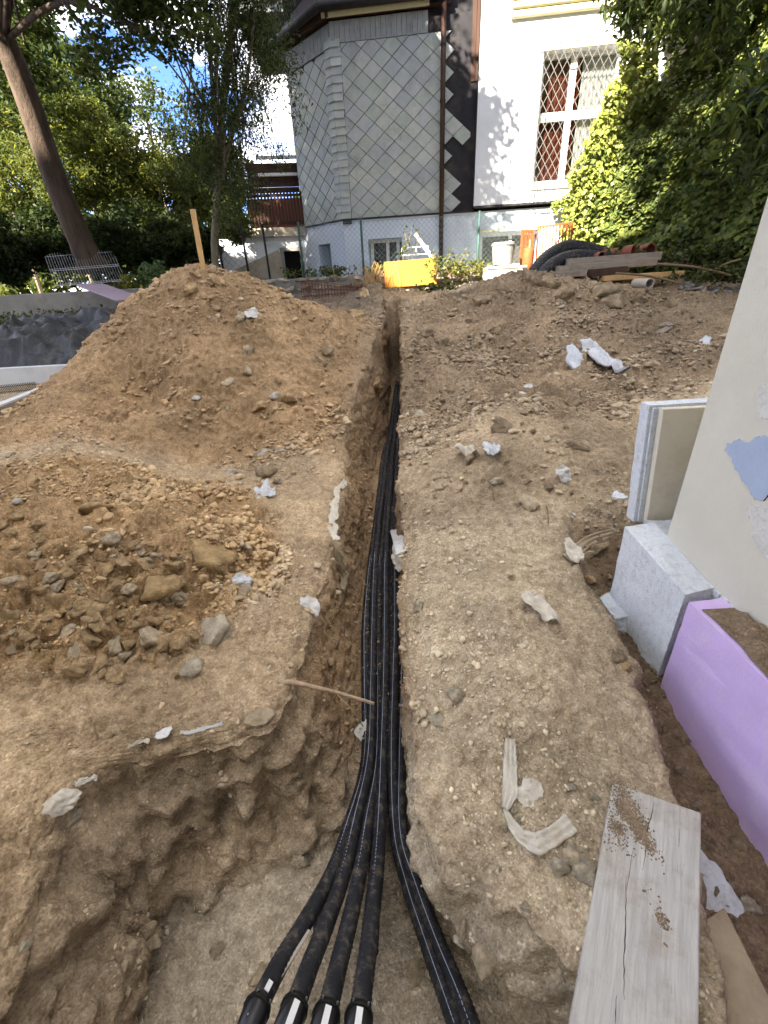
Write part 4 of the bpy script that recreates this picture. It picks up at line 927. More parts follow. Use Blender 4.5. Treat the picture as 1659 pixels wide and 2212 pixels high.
# white facade with the window opening, an insulation layer thicker than the tiles
W0, W1 = FA.px(1172, 118, .12), FA.px(1338, 100, .12); W2 = FA.px(1146, 404, .12)
wu0, wu1, wz0, wz1 = W0[0] + .02, W0[0] + 1.28, FA.px(1150, 403, .12)[1], FA.px(1170, 112, .12)[1]
fb = FA.px(1100, 440, .12)[1]
mb = MB()
for (a0, a1, b0, b1) in ((uw0, wu0, fb, ZTOP), (wu1, UR + 2, fb, ZTOP), (wu0, wu1, wz1, ZTOP), (wu0, wu1, fb, wz0)): FA.box(mb, a0, a1, b0, b1, -.49, .12)
mb.build('facade', M['house_white'], hs)
mb = MB(); FA.box(mb, uw0 - .012, uw0 - .001, fb, ZTOP, -.05, .125); mb.build('edge_bead', M['gutter'], hs)
mb = MB(); FA.box(mb, uw0, UR + 2, fb - .035, fb - .003, -.05, .14); mb.build('drip_rail', M['gutter'], hs)
# cornice moulding over the facade
cu, cz = FA.px(1108, 22, .3)
mb = MB()
for k, (dz, dd, r_) in enumerate(((0, .16, .05), (.09, .20, .05), (.17, .25, .04))): mb.tube([FA.P(cu, cz + dz, dd), FA.P(UR + 2, cz + dz, dd)], r_, 10)
FA.box(mb, cu, UR + 2, cz - .03, cz + .25, .12, .17); mb.build('cornice', M['cream_trim'], hs, smooth=False)
# plinth with basement openings
pz0 = 1.0
b1 = [FA.px(795, 515)[0], FA.px(868, 515)[0], FA.px(800, 572)[1] - .1, FA.px(830, 515)[1]]
b2 = [FA.px(1036, 500, .05)[0], FA.px(1165, 500, .05)[0], FA.px(1090, 552)[1] - .15, FA.px(1090, 500)[1]]
mb = MB()
for (a0, a1, c0, c1) in ((uc, b1[0], pz0, zp), (b1[1], b2[0], pz0, zp), (b1[0], b1[1], b1[3], zp), (b1[0], b1[1], pz0, b1[2]), (b2[0], b2[1], b2[3], zp), (b2[0], b2[1], pz0, b2[2]), (b2[1], UR + 2, pz0, zp)): FA.box(mb, a0, a1, c0, c1, -.3, .03)
mb.build('plinth', M['plinth'], hs)
sp = [SA.px(716, 528)[0], SA.px(690, 530)[0], SA.px(700, 585)[1] - .1, SA.px(705, 527)[1]]
mb = MB()
for (a0, a1, c0, c1) in ((-.02, sp[0], pz0, zp), (sp[1], us, pz0, zp), (sp[0], sp[1], sp[3], zp)): mb.frame(SA.P(a0, c0, .03), SU * (a1 - a0), UPV * (c1 - c0), -SN * .33)
mb.build('plinth_side', M['plinth'], hs)
mb = MB(); mb.frame(SA.P(sp[0], pz0, -.25), SU * (sp[1] - sp[0]), UPV * (sp[3] - pz0), -SN * .02); mb.build('hatch', M['patch_blue'], hs)
for nm, bb, dk in (('basement_window', b1, 'dark_void'), ('basement_window', b2, 'stone')):
    mb = MB(); FA.box(mb, bb[0], bb[1], bb[2], bb[3], -.295, -.28); w = mb.build(nm, M[dk], hs)
    mb = MB(); u_ = [bb[0], (bb[0] * .45 + bb[1] * .55), bb[1] - .12 if bb is b1 else bb[1]]
    for uu in (bb[0] + .02, u_[1] - .03, bb[1] - .12): FA.box(mb, uu, uu + .06, bb[2], bb[3], -.22, -.16)
    FA.box(mb, bb[0], bb[1], bb[3] - .06, bb[3] - .002, -.219, -.161); mb.build('frame', M['window_white'], w)
    mb = MB(); FA.box(mb, bb[0], bb[1], bb[2], bb[3], -.20, -.195); mb.build('pane', M['glass'], w)
mb = MB(); FA.box(mb, b2[0] - .02, b2[1] + .02, b2[3] + .002, b2[3] + .05, .03, .06); mb.build('lintel', M['cream_trim'], hs)
# diamond tiles
TW, TH = .345, .278
def clip_poly(pts, lo_u, hi_u, lo_z, hi_z):
    def cl(P, ins, cut):
        out = []
        for i in range(len(P)):
            a, b = P[i], P[(i + 1) % len(P)]
            if ins(a): out.append(a)
            if ins(a) != ins(b): out.append(cut(a, b))
        return out
    def cu_(v): return lambda a, b: (v, a[1] + (b[1] - a[1]) * (v - a[0]) / (b[0] - a[0]))
    def cz_(v): return lambda a, b: (a[0] + (b[0] - a[0]) * (v - a[1]) / (b[1] - a[1]), v)
    P = cl(pts, lambda p: p[0] >= lo_u, cu_(lo_u)); P = cl(P, lambda p: p[0] <= hi_u, cu_(hi_u)) if P else P
    P = cl(P, lambda p: p[1] >= lo_z, cz_(lo_z)) if P else P; P = cl(P, lambda p: p[1] <= hi_z, cz_(hi_z)) if P else P
    return P
tile_cache = {}
SLATES = []
for k in range(4):
    c = [(176, 180, 176), (168, 172, 170), (184, 186, 178), (172, 178, 168)][k]
    SLATES.append(simple('slate_%d' % k, lin(*c), .75, .12, 7, .3, 90, lin(124, 128, 120), 3, .6))
def tiles(pl, u0, u1, z0, z1, skip=lambda u, z: False, g=.004, th=.007, flat=1.0):
    nz_ = int((z1 - z0) / (TH / 2)) + 3; nu = int((u1 - u0) / TW) + 3
    for j in range(-1, nz_):
        zc = z0 + j * TH / 2
        for i in range(-1, nu):
            c = u0 + (i + (.5 if j % 2 else 0)) * TW
            if skip(c, zc): continue
            raw = [(c, zc - TH / 2 + g), (c + TW / 2 - g, zc), (c, zc + TH / 2 - g), (c - TW / 2 + g, zc)]
            hi = u1
            P = clip_poly(raw, u0, hi, z0, z1)
            if len(P) < 3: continue
            ar = abs(sum(P[k][0] * P[(k + 1) % len(P)][1] - P[(k + 1) % len(P)][0] * P[k][1] for k in range(len(P)))) / 2
            if ar < .003: continue
            d0 = (.012 + random.uniform(0, .006)) * flat; tl_ = random.uniform(-.006, .006) * flat; ti = random.uniform(.01, .018) * flat
            mb = MB(); pts = [pl.P(pu + random.uniform(-.002, .002), pz_, d0 + ti * (zc - pz_) / TH * 1.0 + tl_ * (pu - c) / TW) for pu, pz_ in P]
            mb.poly(pts, pl.n * th); mb.build('tile', random.choice(SLATES), hs)
ztile = FA.px(820, 85)[1]
EDGE = [(.9, 4.45), (.42, 4.3), (.3, 3.9)]
def front_limit(c, z): return uw0 - .05
def front_skip(c, z):
    if c < .16: return False
    # ragged edge right of the downpipe: some tiles left, the rest stripped
    keep = [(.2, 4.25), (.05, 3.95), (.26, 3.55), (.2, 2.75), (.38, 3.42), (.37, 2.5), (.2, 2.45), (.2, 3.2), (.22, 4.0)]
    return not any(abs(c - ku) < .10 and abs(z - kz) < .1 for ku, kz in keep)
tiles(FA, uc + .17, uw0 - .1, zp + .03, ztile, front_skip)
tiles(SA, .15, us - .02, zp + .03, ztile - .05, g=.008, th=.004, flat=.35)
# corner pieces: small lapped slates either side of the bay corner
zc = zp + .04; k = 0
while zc < ztile:
    hgt = .118
    for pl, a0, a1 in ((FA, uc - .012, uc + .165), (SA, -.012, .15)):
        mb = MB(); pts = [pl.P(a0, zc - .012, .034 + .006 * (k % 2)), pl.P(a1 + random.uniform(-.008, .012), zc - .012, .036 + .006 * (k % 2)), pl.P(a1, zc + hgt, .020), pl.P(a0, zc + hgt, .020)]
        mb.poly(pts, pl.n * .007); mb.build('corner_tile', random.choice(SLATES), hs)
    zc += hgt * random.uniform(.92, 1.02); k += 1
mb = MB(); FA.box(mb, uc - .01, uc + .16, zp - .06, zp + .03, .031, .06); mb.build('corner_foot', M['gutter'], hs)
mb = MB(); FA.box(mb, uc + .16, uw0, zp - .002, zp + .028, .0, .055); mb.build('sill_strip', M['gutter'], hs)
mb = MB(); mb.frame(SA.P(.02, zp, .05), SU * (us - .02), UPV * .03, -SN * .05); mb.build('sill_strip', M['gutter'], hs)
# slate frieze, fascia, gutter and roof of the bay
ze = FA.px(820, 32)[1]; ue = FA.px(925, 60)[0]
n_ = int((ue - uc) / .085)
for i in range(n_):
    u_ = uc + (ue - uc) * i / n_; mb = MB(); FA.box(mb, u_ + .002, u_ + (ue - uc) / n_ - .002, ztile + .004, ze - .02, .005, .030 + random.uniform(0, .006)); mb.build('frieze_slate', M['slate_dark'], hs)
ns_ = int(us / .1)
for i in range(ns_):
    mb = MB(); mb.frame(SA.P(us * i / ns_ + .002, ztile - .04, .032), SU * (us / ns_ - .004), UPV * (ze - ztile), -SN * .028); mb.build('frieze_slate', M['slate_dark'], hs)
OV = .09
mb = MB(); mb.frame(FA.P(uc - .10, ze, OV), HU_ * (ue - uc + .12), UPV * .10, HN * .025); mb.build('fascia', M['cream_trim'], hs)
cS = SA.P(-.08, 0, OV); mb = MB(); mb.frame(SA.P(-.10, ze, OV), SU * (us + .12), UPV * .10, SN * .025); mb.build('fascia', M['wood_dark'], hs)
mb = MB(); mb.tube([FA.P(uc - .12, ze + .11, OV + .09), FA.P(.02, ze + .11, OV + .09)], .065, 12); mb.build('gutter', M['gutter'], hs, smooth=True)
mb = MB(); mb.tube([FA.P(uc - .12, ze + .11, OV + .09), SA.P(us + .1, ze + .11, OV + .09)], .065, 12); mb.build('gutter', M['gutter'], hs, smooth=True)
eF0, eF1, eS = FA.P(uc - .12, ze + .13, OV + .05), FA.P(.1, ze + .13, OV + .05), SA.P(us + .1, ze + .13, OV + .05); rb0, rb1 = FA.P(uc + .3, ze + 1.1, -.6), FA.P(.1, ze + 1.1, -.6)
mb = MB(); mb.poly([eF0, eF1, rb1, rb0], UPV * .05); mb.poly([eS, eF0, rb0], UPV * .05); mb.build('bay_roof', M['roof'], hs)
mb = MB(); mb.poly([FA.P(uc - .1, ze + .01, OV), FA.P(.1, ze + .01, OV), FA.P(.1, ze + .01, 0), FA.P(uc, ze + .01, 0)], UPV * .02); mb.poly([SA.P(us, ze + .01, OV), SA.P(-.1, ze + .01, OV), SA.P(0, ze + .01, 0), SA.P(us, ze + .01, 0)], UPV * .02); mb.build('soffit', M['wood_dark'], hs)
# downpipe
dp = [FA.P(-.01, 1.05, .10), FA.P(-.01, ze + 1.6, .10)]
mb = MB(); mb.tube(dp, .042, 12); d_ = mb.build('downpipe', M['copper'], hs, smooth=True)
for zb in (2.1, 3.0, 3.9, 4.6):
    mb = MB(); mb.tube([FA.P(-.01, zb, .10), FA.P(-.01, zb + .03, .10)], .050, 12); mb.build('bracket', M['gutter'], d_)
# timber boarding in the upper part of the stripped strip
mb = MB()
for k in range(4): FA.box(mb, .45 + k * .07, .515 + k * .07, 4.15, 5.4, .0, .02)
mb.build('boarding', M['wood_dark'], hs)
# big window
wn = MB(); FA.box(wn, wu0, wu1, wz0, wz1, -.30, -.28); win = wn.build('window', M['dark_void'], hs)
mid = wu0 + (wu1 - wu0) * .42; zm = wz0 + (wz1 - wz0) * .56
mb = MB(); fw = .055
for (a0, a1, c0, c1) in ((wu0, wu0 + fw, wz0, wz1), (wu1 - fw, wu1, wz0, wz1), (mid - .05, mid + .05, wz0, wz1), (wu0 + fw, mid - .05, wz0, wz0 + .09), (mid + .05, wu1 - fw, wz0, wz0 + .09), (wu0 + fw, mid - .05, wz1 - .05, wz1), (mid + .05, wu1 - fw, wz1 - .05, wz1), (wu0 + fw, mid - .05, zm - .07, zm + .05), (mid + .05, wu1 - fw, zm - .07, zm + .05)): FA.box(mb, a0, a1, c0, c1, -.12, -.04)
mb.build('frame', M['window_white'], win)
for (a0, a1) in ((wu0 + fw, mid - .05), (mid + .05, wu1 - fw)):
    for (c0, c1) in ((wz0 + .09, zm - .07), (zm + .05, wz1 - .05)):
        mb = MB(); FA.box(mb, a0, a1, c0, c1, -.085, -.080); mb.build('pane', M['glass'], win)
def curtain(a0, a1, mat, d, amp):
    n2 = 60; mb = MB(); vs = []
    for i in range(n2 + 1):
        u_ = a0 + (a1 - a0) * i / n2; dd = d + amp * math.sin(i * .9) + amp * .5 * math.sin(i * 2.3 + 1)
        vs += [FA.P(u_, wz0 + .02, dd), FA.P(u_, wz1 - .02, dd)]
    mb.add(vs, [(2 * i, 2 * i + 2, 2 * i + 3, 2 * i + 1) for i in range(n2)]); mb.build('curtain', mat, win, smooth=True)
curtain(wu0 + .03, mid - .02, M['curtain_red'], -.2, .012); curtain(mid + .02, mid + .13, M['orange_cloth'], -.18, .008); curtain(mid + .17, wu1 - .03, M['curtain_white'], -.17, .014)
mb = MB(); FA.box(mb, wu0 - .05, wu1 + .05, wz1 + .001, wz1 + .06, .12, .15); mb.build('lintel', M['cream_trim'], win)
mb = MB(); FA.box(mb, wu0 - .04, wu1 + .04, wz0 - .05, wz0 - .002, .0, .16); mb.build('sill', M['window_white'], win)
# diamond grille in front of it
g0, g1 = FA.px(1146, 432, .3), FA.px(1186, 95, .3); gu0, gu1, gz0, gz1 = g0[0] + .0, g0[0] + 1.42, g0[1], g1[1]
mb = MB(); sx = .125; sz = .2; lines = []
def seg_clip(p, q):
    (a0, c0), (a1, c1) = p, q; t0, t1 = 0, 1
    for pv, dv_, lo, hi in ((a0, a1 - a0, gu0, gu1), (c0, c1 - c0, gz0, gz1)):
        if abs(dv_) < 1e-9: continue
        ta, tb = (lo - pv) / dv_, (hi - pv) / dv_; t0 = max(t0, min(ta, tb)); t1 = min(t1, max(ta, tb))
    if t0 < t1: return (a0 + (a1 - a0) * t0, c0 + (c1 - c0) * t0), (a0 + (a1 - a0) * t1, c0 + (c1 - c0) * t1)
Hh = gz1 - gz0; run = Hh * sx / sz
for s_ in (1, -1):
    k = -40
    while k < 60:
        b0 = gu0 + k * sx; e = seg_clip((b0, gz0), (b0 + s_ * run, gz1)); k += 1
        if e: mb.tube([FA.P(e[0][0], e[0][1], .30 + s_ * .003), FA.P(e[1][0], e[1][1], .30 + s_ * .003)], .0055, 4)
gr = mb.build('grille', M['grille'], win)
mb = MB()
for (a0, a1, c0, c1) in ((gu0 - .012, gu0, gz0, gz1), (gu1, gu1 + .012, gz0, gz1), (gu0, gu1, gz0 - .012, gz0), (gu0, gu1, gz1, gz1 + .012)): FA.box(mb, a0, a1, c0, c1, .29, .31)
for c0 in (gz0, gz1 - .012): 
    for a0 in (gu0, gu1 - .012): FA.box(mb, a0, a0 + .012, c0, c0 + .012, .12, .29)
mb.build('grille_frame', M['grille'], gr)
# main roof above the frame
mb = MB(); FA.box(mb, uc - 1.2, UR + 2.4, ZTOP, ZTOP + .2, -4.5, .6); mb.build('main_roof', M['roof'], hs)

# ================================================================ TERRACE BLOCK left of the bay
TB = Plane(PY(600, 540, 11.2) * 1, Vector((.99, .12, 0)).normalized(), Vector((.12, -.99, 0)).normalized()); TB.o.z = 0
tb = thing('terrace_block', TB.P(0, 1), 'low terrace block with white wall, dark doorway and brown picket railing', 'terrace')
tL, tR = TB.px(470, 540)[0], TB.px(662, 520)[0]; dz0, dz1, dz2 = TB.px(600, 495)[1], TB.px(600, 512)[1], 1.0
du0, du1, dtop = TB.px(612, 560)[0], TB.px(652, 560)[0], TB.px(630, 540)[1]
mb = MB()
for (a0, a1, c0, c1) in ((tL, du0, 1.0, dz1), (du1, tR, 1.0, dz1), (du0, du1, dtop, dz1)): TB.box(mb, a0, a1, c0, c1, -.25, 0)
mb.build('wall', M['house_white'], tb)
mb = MB(); TB.box(mb, du0, du1, 1.0, dtop, -.24, -.22); dr_ = mb.build('doorway', M['dark_void'], tb)
mb = MB(); TB.box(mb, du0 - .05, du0 + .03, 1.0, dtop + .05, .001, .04); TB.box(mb, du1 - .03, du1 + .05, 1.0, dtop + .05, .001, .04); TB.box(mb, du0 + .03, du1 - .03, dtop - .02, dtop + .05, .001, .04); mb.build('frame', M['concrete'], dr_)
mb = MB(); TB.box(mb, tL + .5, tR, dz1 + .002, dz0 + .02, -2, .12); mb.build('slab', M['concrete_beige'], tb)
mb = MB(); q0 = [TB.px(*p, .5) for p in ((470, 600), (600, 540), (606, 548), (612, 600))]; mb.poly([TB.P(u_, z_, .5) for u_, z_ in q0], -TB.n * .15); mb.build('stair_cheek', M['concrete_beige'], tb)
rz0, rz1 = TB.px(600, 492)[1], TB.px(600, 415)[1]; ru0, ru1 = TB.px(540, 450)[0], TB.px(652, 450)[0]
npk = 17
for i in range(npk):
    u_ = ru0 + (ru1 - ru0) * i / (npk - 1); mb = MB(); TB.box(mb, u_ - .022, u_ + .022, rz0 + .03, rz1, .02, .045); mb.build('picket', M['wood_dark'], tb)
for z_ in (rz0 + .06, rz1 - .08): mb = MB(); TB.box(mb, ru0 - .03, ru1 + .03, z_, z_ + .05, -.02, .019); mb.build('rail', M['wood_dark'], tb)
mb = MB(); TB.box(mb, ru0 - .2, ru1 + .1, rz0 + .02, rz1 + .1, -1.6, -1.5); mb.build('rear_wall', M['clay'], tb)
bz0, bz1 = TB.px(600, 412)[1], TB.px(600, 345)[1]
for k in range(5):
    h_ = (bz1 - bz0) / 5; mb = MB(); TB.box(mb, ru0 + .02, ru1 + .1, bz0 + k * h_ + .004, bz0 + (k + 1) * h_ - .004, -.3, -.26 + .01 * (k % 2)); mb.build('cladding_board', M['wood_dark'], tb)
for py_ in (338, 376): z_ = TB.px(600, py_)[1]; mb = MB(); TB.box(mb, ru0 + .25, ru1 + .1, z_, z_ + .05, -.24, -.16); mb.build('white_rail', M['window_white'], tb)
# rear wing of that house with a flat eave
RW = Plane(PY(580, 200, 13.5), Vector((1, 0, 0)), Vector((0, -1, 0))); RW.o.z = 0
a0, a1 = RW.px(524, 100)[0], RW.px(700, 100)[0]; e0 = RW.px(560, 28)[1]; e1 = RW.px(560, 60)[1]
rw = thing('rear_wing', RW.P(a0 + .5, 1), 'grey rear wing with a flat eave, half hidden by the thin tree', 'building')
mb = MB(); RW.box(mb, a0 + .9, a1, 1, e1, -2, 0); mb.build('wall', M['back_wall'], rw)
mb = MB(); RW.box(mb, a0, a1, e1 + .002, e0, -2.5, .6); mb.build('eave', M['back_wall'], rw)

# ================================================================ FENCES, WALLS AND YARD THINGS
def chainlink(name, label, A_, B_, z0, z1, posts, mp, mw_, pitch=.075, wr=.0016, parts=True):
    A_, B_ = Vector(A_), Vector(B_); t = thing(name, (A_.x, A_.y, z0), label, 'fence')
    d = B_ - A_; d.z = 0; L = d.length; d.normalize(); mb = MB(); H_ = z1 - z0
    for s_ in (1, -1):
        k = -int(H_ / pitch) - 1
        while k * pitch < L + H_:
            b0 = k * pitch; lo, hi = (b0, b0 + H_ * s_); k += 1
            t0 = 0; t1 = 1
            for c, sg in ((0, 1), (L, -1)):
                fa, fb_ = sg * (lo - c), sg * (hi - c)
                if fa < 0 and fb_ < 0: t0 = 2
                elif fa < 0: t0 = max(t0, fa / (fa - fb_))
                elif fb_ < 0: t1 = min(t1, fa / (fa - fb_))
            if t0 >= t1: continue
            p = A_ + d * (lo + (hi - lo) * t0); q_ = A_ + d * (lo + (hi - lo) * t1); p.z = z0 + H_ * t0; q_.z = z0 + H_ * t1
            mb.tube([p, q_], wr, 3, cap=False)
    mb.build('wire_mesh', mw_, t)
    for c in posts:
        p = A_ + d * c; mb = MB(); mb.tube([(p.x, p.y, z0 - .15), (p.x, p.y, z1 + .05)], .02, 8); mb.build('post', mp, t, smooth=True)
    mb = MB(); mb.tube([(A_.x, A_.y, z1), (B_.x, B_.y, z1)], .003, 4); mb.build('tension_wire', mw_, t)
    return t
fA, fB = PY(650, 560, 9.35), PY(1170, 520, 9.05); L_ = (fB - fA).length
x780, x1035 = PY(782, 520, 9.25).x, PY(1036, 500, 9.1).x
chainlink('wire_fence', 'green wire mesh fence before the white plinth', fA, fB, 1.32, PY(780, 478, 9.25).z, [0.02, (x780 - fA.x), (x1035 - fA.x)], M['green_post'], M['wire_green'], .085, .0022)
fA2, fB2 = PY(478, 560, 8.9), PY(560, 560, 9.3)
t = chainlink('wire_fence', 'dark fence with thin posts beside the terrace block', fA2, fB2, 1.3, PY(540, 490, 9.2).z, [.0, .45, .85], M['dark_metal'], M['dark_metal'], .12, .0018)
# low garden wall below the house: rough stones in courses
gw = thing('garden_wall', (0, 8.6, 1), 'low rough stone garden wall below the tiled house', 'wall')
gx0, gx1 = PY(560, 600, 8.7).x, PY(1130, 560, 8.7).x
mb = MB(); mb.box(gx0, gx1, 8.62, 9.6, .9, 1.36); mb.build('core', M['concrete'], gw)
xs_ = gx0; row = 0
for row in range(3):
    xs_ = gx0 + row * .05
    while xs_ < gx1:
        w_ = random.uniform(.12, .28); z0 = 1.02 + row * .125; k = random.randrange(len(CLODS)); v, f = CLODS[k]
        o = npmesh('stone', v * np.array([w_ * .56, .09, .075]) + np.array([xs_ + w_ / 2, 8.62, z0 + .06]), f, M['stone'] if random.random() < .7 else M['concrete_beige'], gw); xs_ += w_
# left concrete retaining wall
rl = [PY(-60, 645, 8.8), PY(300, 618, 8.9)]
rwl = thing('retaining_wall', (rl[0].x, 8.8, .7), 'weathered concrete retaining wall behind the tarpaulin, left', 'wall')
mb = MB(); mb.beam((rl[0].x - 1.5, 8.95, .95), (rl[1].x + .4, 9.0, .95), .2, .78); mb.build('wall', M['concrete'], rwl, bevel=.01)
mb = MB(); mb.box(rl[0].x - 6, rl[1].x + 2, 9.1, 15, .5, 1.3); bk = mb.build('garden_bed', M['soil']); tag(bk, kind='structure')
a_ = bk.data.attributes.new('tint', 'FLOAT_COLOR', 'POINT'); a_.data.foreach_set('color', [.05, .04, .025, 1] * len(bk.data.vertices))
# white kerb walls of the light well on the left
k0, k1 = PY(-40, 800, 5.9), PY(175, 788, 5.9)
mb = MB(); mb.beam((k0.x - .4, 5.94, k0.z - .16), (k1.x + .3, 5.94, k1.z - .16), .08, .34); tag(mb.build('kerb_wall', M['concrete_white'], bevel=.006), 'white concrete kerb wall below the black tarpaulin', 'kerb')
zk = .36; k2, k3 = PZ(-40, 893, zk), PZ(122, 822, zk)
mb = MB(); mb.beam((k2.x, k2.y, zk - .14), (k3.x + .1, k3.y + .08, zk - .14), .07, .28); kb = mb.build('kerb_wall', M['concrete_beige'], bevel=.006); tag(kb, 'slanting beige kerb wall with white cap at the left edge', 'kerb')
mb = MB(); mb.beam((k2.x, k2.y, zk + .011), (k3.x + .1, k3.y + .08, zk + .011), .09, .02); mb.build('cap', M['concrete_white'], kb)
# mesh grid lying in the light well
mb = MB(); g_a, g_b = PY(-20, 845, 5.5), PY(75, 836, 5.5)
for i in range(26): u_ = i / 25; p = g_a.lerp(g_b, u_); mb.tube([(p.x, 5.55, p.z - .05), (p.x + .02, 5.5, p.z + .06)], .004, 4)
for dz in (-.03, .03): mb.tube([g_a + Vector((0, .03, dz)), g_b + Vector((0, .03, dz))], .004, 4)
tag(mb.build('wire_grid', M['dark_metal']), 'dark wire grid between the two white kerb walls', 'wire grid')
mb = MB(); p0 = PY(15, 905, 4.3); mb.frame((p0.x - .5, 4.35, p0.z - .1), Vector((.62, 0, 0)), Vector((0, .3, 0)), Vector((0, 0, .05))); tag(mb.build('grey_slab', M['tarp'], bevel=.005), 'grey slab edge lying below the slanting kerb, left edge', 'slab')
# crumpled tarpaulin
def cloth(name, label, cat, cx, cy, w, dpt, hgt, mat, seed, base=None):
    nu_, nv_ = 90, 60; gx, gy = np.meshgrid(np.linspace(-.5, .5, nu_), np.linspace(-.5, .5, nv_)); u = gx.ravel(); v = gy.ravel()
    P = np.c_[u * w * 1.5 + v * 1.2, v * dpt * 2.2, u * 0 + seed]; h = np.abs(fbm(P * .8, 3, seed, .5)); w5 = worley(P * np.array([.55, .9, 0]) + .5 * fbm(P * .8, 3, 5)[:, None], seed); h2 = .9 - (w5[1] - w5[0])
    env = np.clip(1 - (np.abs(u) * 2) ** 4, 0, 1) * np.clip(1 - (np.abs(v) * 2) ** 4, 0, 1)
    zz = np.array([drop(cx + a * w, cy + b * dpt)[0].z for a, b in zip(u[::1], v[::1])]) if base is None else base
    z = zz + env * hgt * (.35 + .6 * (1 - h * 1.2) + .55 * (.6 - h2)) + .01
    I4 = np.arange(nu_ * nv_).reshape(nv_, nu_); q4 = np.stack([I4[:-1, :-1], I4[:-1, 1:], I4[1:, 1:], I4[1:, :-1]], -1).reshape(-1, 4)
    return tag(npmesh(name, np.c_[cx + u * w + .05 * fbm(P * 2, 2, seed + 8), cy + v * dpt, z], q4, mat, None, None, True), label, cat)
tp = PY(95, 745, 7.0)
cloth('tarpaulin', 'crumpled dark grey tarpaulin heaped left of the tall soil heap', 'tarpaulin', tp.x, 7.0, 2.6, 1.5, .50, M['tarp'], 3)
tq = PY(225, 660, 7.9); cloth('plastic_sheet', 'blue-grey plastic sheet hanging below the purple-grey board', 'plastic sheet', tq.x, 8.3, .45, .5, .42, M['tarp'], 9)
b0 = PY(195, 618, 8.7); b1_ = PY(285, 648, 7.6)
mb = MB(); mb.beam(b0 + Vector((0, 0, .02)), b1_, .42, .03); tag(mb.build('leaning_board', M['board_purple'], bevel=.003), 'purple-grey board sloping down from the concrete wall', 'board')
# leaning galvanised grid
ga, gb_, gc = PY(120, 618, 8.75), PY(272, 606, 8.85), PY(95, 548, 9.5); ex = gb_ - ga; ey = gc - ga
gp = thing('galvanised_grid', ga, 'bent galvanised wire grid panel leaning before the large trunk', 'wire panel')
mb = MB(); ex_ = ex
for i in range(27): p = ga + ex_ * (i / 26); mb.tube([p, p + ey * (.9 + .1 * math.sin(i * .4))], .0035, 4)
mb.build('upright_wire', M['galv'], gp); mb = MB()
for v_ in (0, .04, .45, .5, .9): mb.tube([ga + ey * v_, ga + ex_ + ey * v_], .006 if v_ in (0, .45) else .004, 5)
mb.build('cross_wire', M['galv'], gp)
# wooden stake on the heap
s0, s1 = PY(441, 590, 5.1), PY(416, 452, 5.12)
mb = MB(); mb.beam(s0 - (s1 - s0) * .4, s1, .045, .028, Vector((0, 1, 0))); tag(mb.build('wooden_stake', M['wood_raw'], bevel=.002), 'pale sawn wooden stake standing in the tall soil heap', 'stake')
# yellow formwork panel
c00, c10, c01 = PY(832, 622, 8.15), PY(943, 613, 8.1), PY(830, 566, 8.25)
yp = thing('formwork_panel', c00, 'yellow formwork panel standing on edge before the garden wall', 'formwork panel')
e1_, e2_ = c10 - c00, c01 - c00; nn_ = e1_.cross(e2_).normalized(); nn_ = nn_ if nn_.y < 0 else -nn_
mb = MB(); mb.frame(c00, e1_, e2_, -nn_ * .024); mb.build('board', M['formwork'], yp, bevel=.002)
mb = MB(); mb.frame(c00 + e2_ * .36 + nn_ * .0005, e1_, e2_ * .008, nn_ * .001); mb.build('joint', M['clay'], yp)
mb = MB(); mb.frame(c00 - e1_ * .012, e1_ * .011, e2_, -nn_ * .026); mb.build('edge_strip', M['clay'], yp)
mb = MB(); mb.tube([PY(850, 640, 7.7), PY(925, 632, 7.75)], .02, 6); tag(mb.build('timber_batten', M['wood_grey']), 'thin grey batten lying under the yellow panel', 'batten')
# white lath leaning behind, white wire rack
mb = MB(); mb.beam(PY(897, 506, 8.7), PY(958, 590, 8.3), .055, .02, Vector((0, 1, 0))); tag(mb.build('white_lath', M['window_white'], bevel=.002), 'white lath leaning askew right of the yellow panel', 'lath')
mb = MB(); r0, r1 = PY(868, 552, 8.75), PY(925, 548, 8.7)
for p, q_ in ((r0, r1), (r0 + Vector((0, 0, .11)), r1 + Vector((0, 0, .11))), (r0, r0 + Vector((0, 0, .11))), (r1, r1 + Vector((0, 0, .11))), (r0.lerp(r1, .55), r0.lerp(r1, .55) + Vector((0, 0, .11)))): mb.tube([p, q_], .007, 6)
tag(mb.build('white_rack', M['window_white']), 'small white tube rack above the yellow panel', 'rack')
# rusty reinforcement mesh rolls before the garden wall
def rusty(label, pa, pb, r_, seed):
    pa, pb = Vector(pa), Vector(pb); ax = (pb - pa); L = ax.length; d = ax.normalized(); s_ = d.cross(UPV).normalized(); rr = random.Random(seed)
    t = thing('rebar_mesh', pa - Vector((0, 0, r_)), label, 'rebar mesh'); mb = MB(); nring = int(L / .05)
    for i in range(nring):
        c = pa + ax * (i / nring); pts = []
        for k in range(15): a = math.pi * (k / 14) * 1.15 - .2; pts.append(c + s_ * math.cos(a) * r_ * rr.uniform(.9, 1.1) + UPV * math.sin(a) * r_ * (.55 + .3 * math.sin(i * .12 + seed)))
        mb.tube(pts, .005, 4)
    mb.build('hoop', M['rust'], t); mb = MB()
    for k in range(8):
        a = math.pi * k / 7; pts = [pa + ax * u + s_ * math.cos(a) * r_ + UPV * math.sin(a) * r_ * (.55 + .3 * math.sin(u * nring * .12 + seed)) for u in np.linspace(0, 1, 14)]; mb.tube(pts, .005, 4)
    mb.build('long_bar', M['rust'], t)
rusty('rusty reinforcement mesh bundle left of the yellow panel', PY(655, 640, 8.0), PY(825, 628, 8.1), .28, 2)
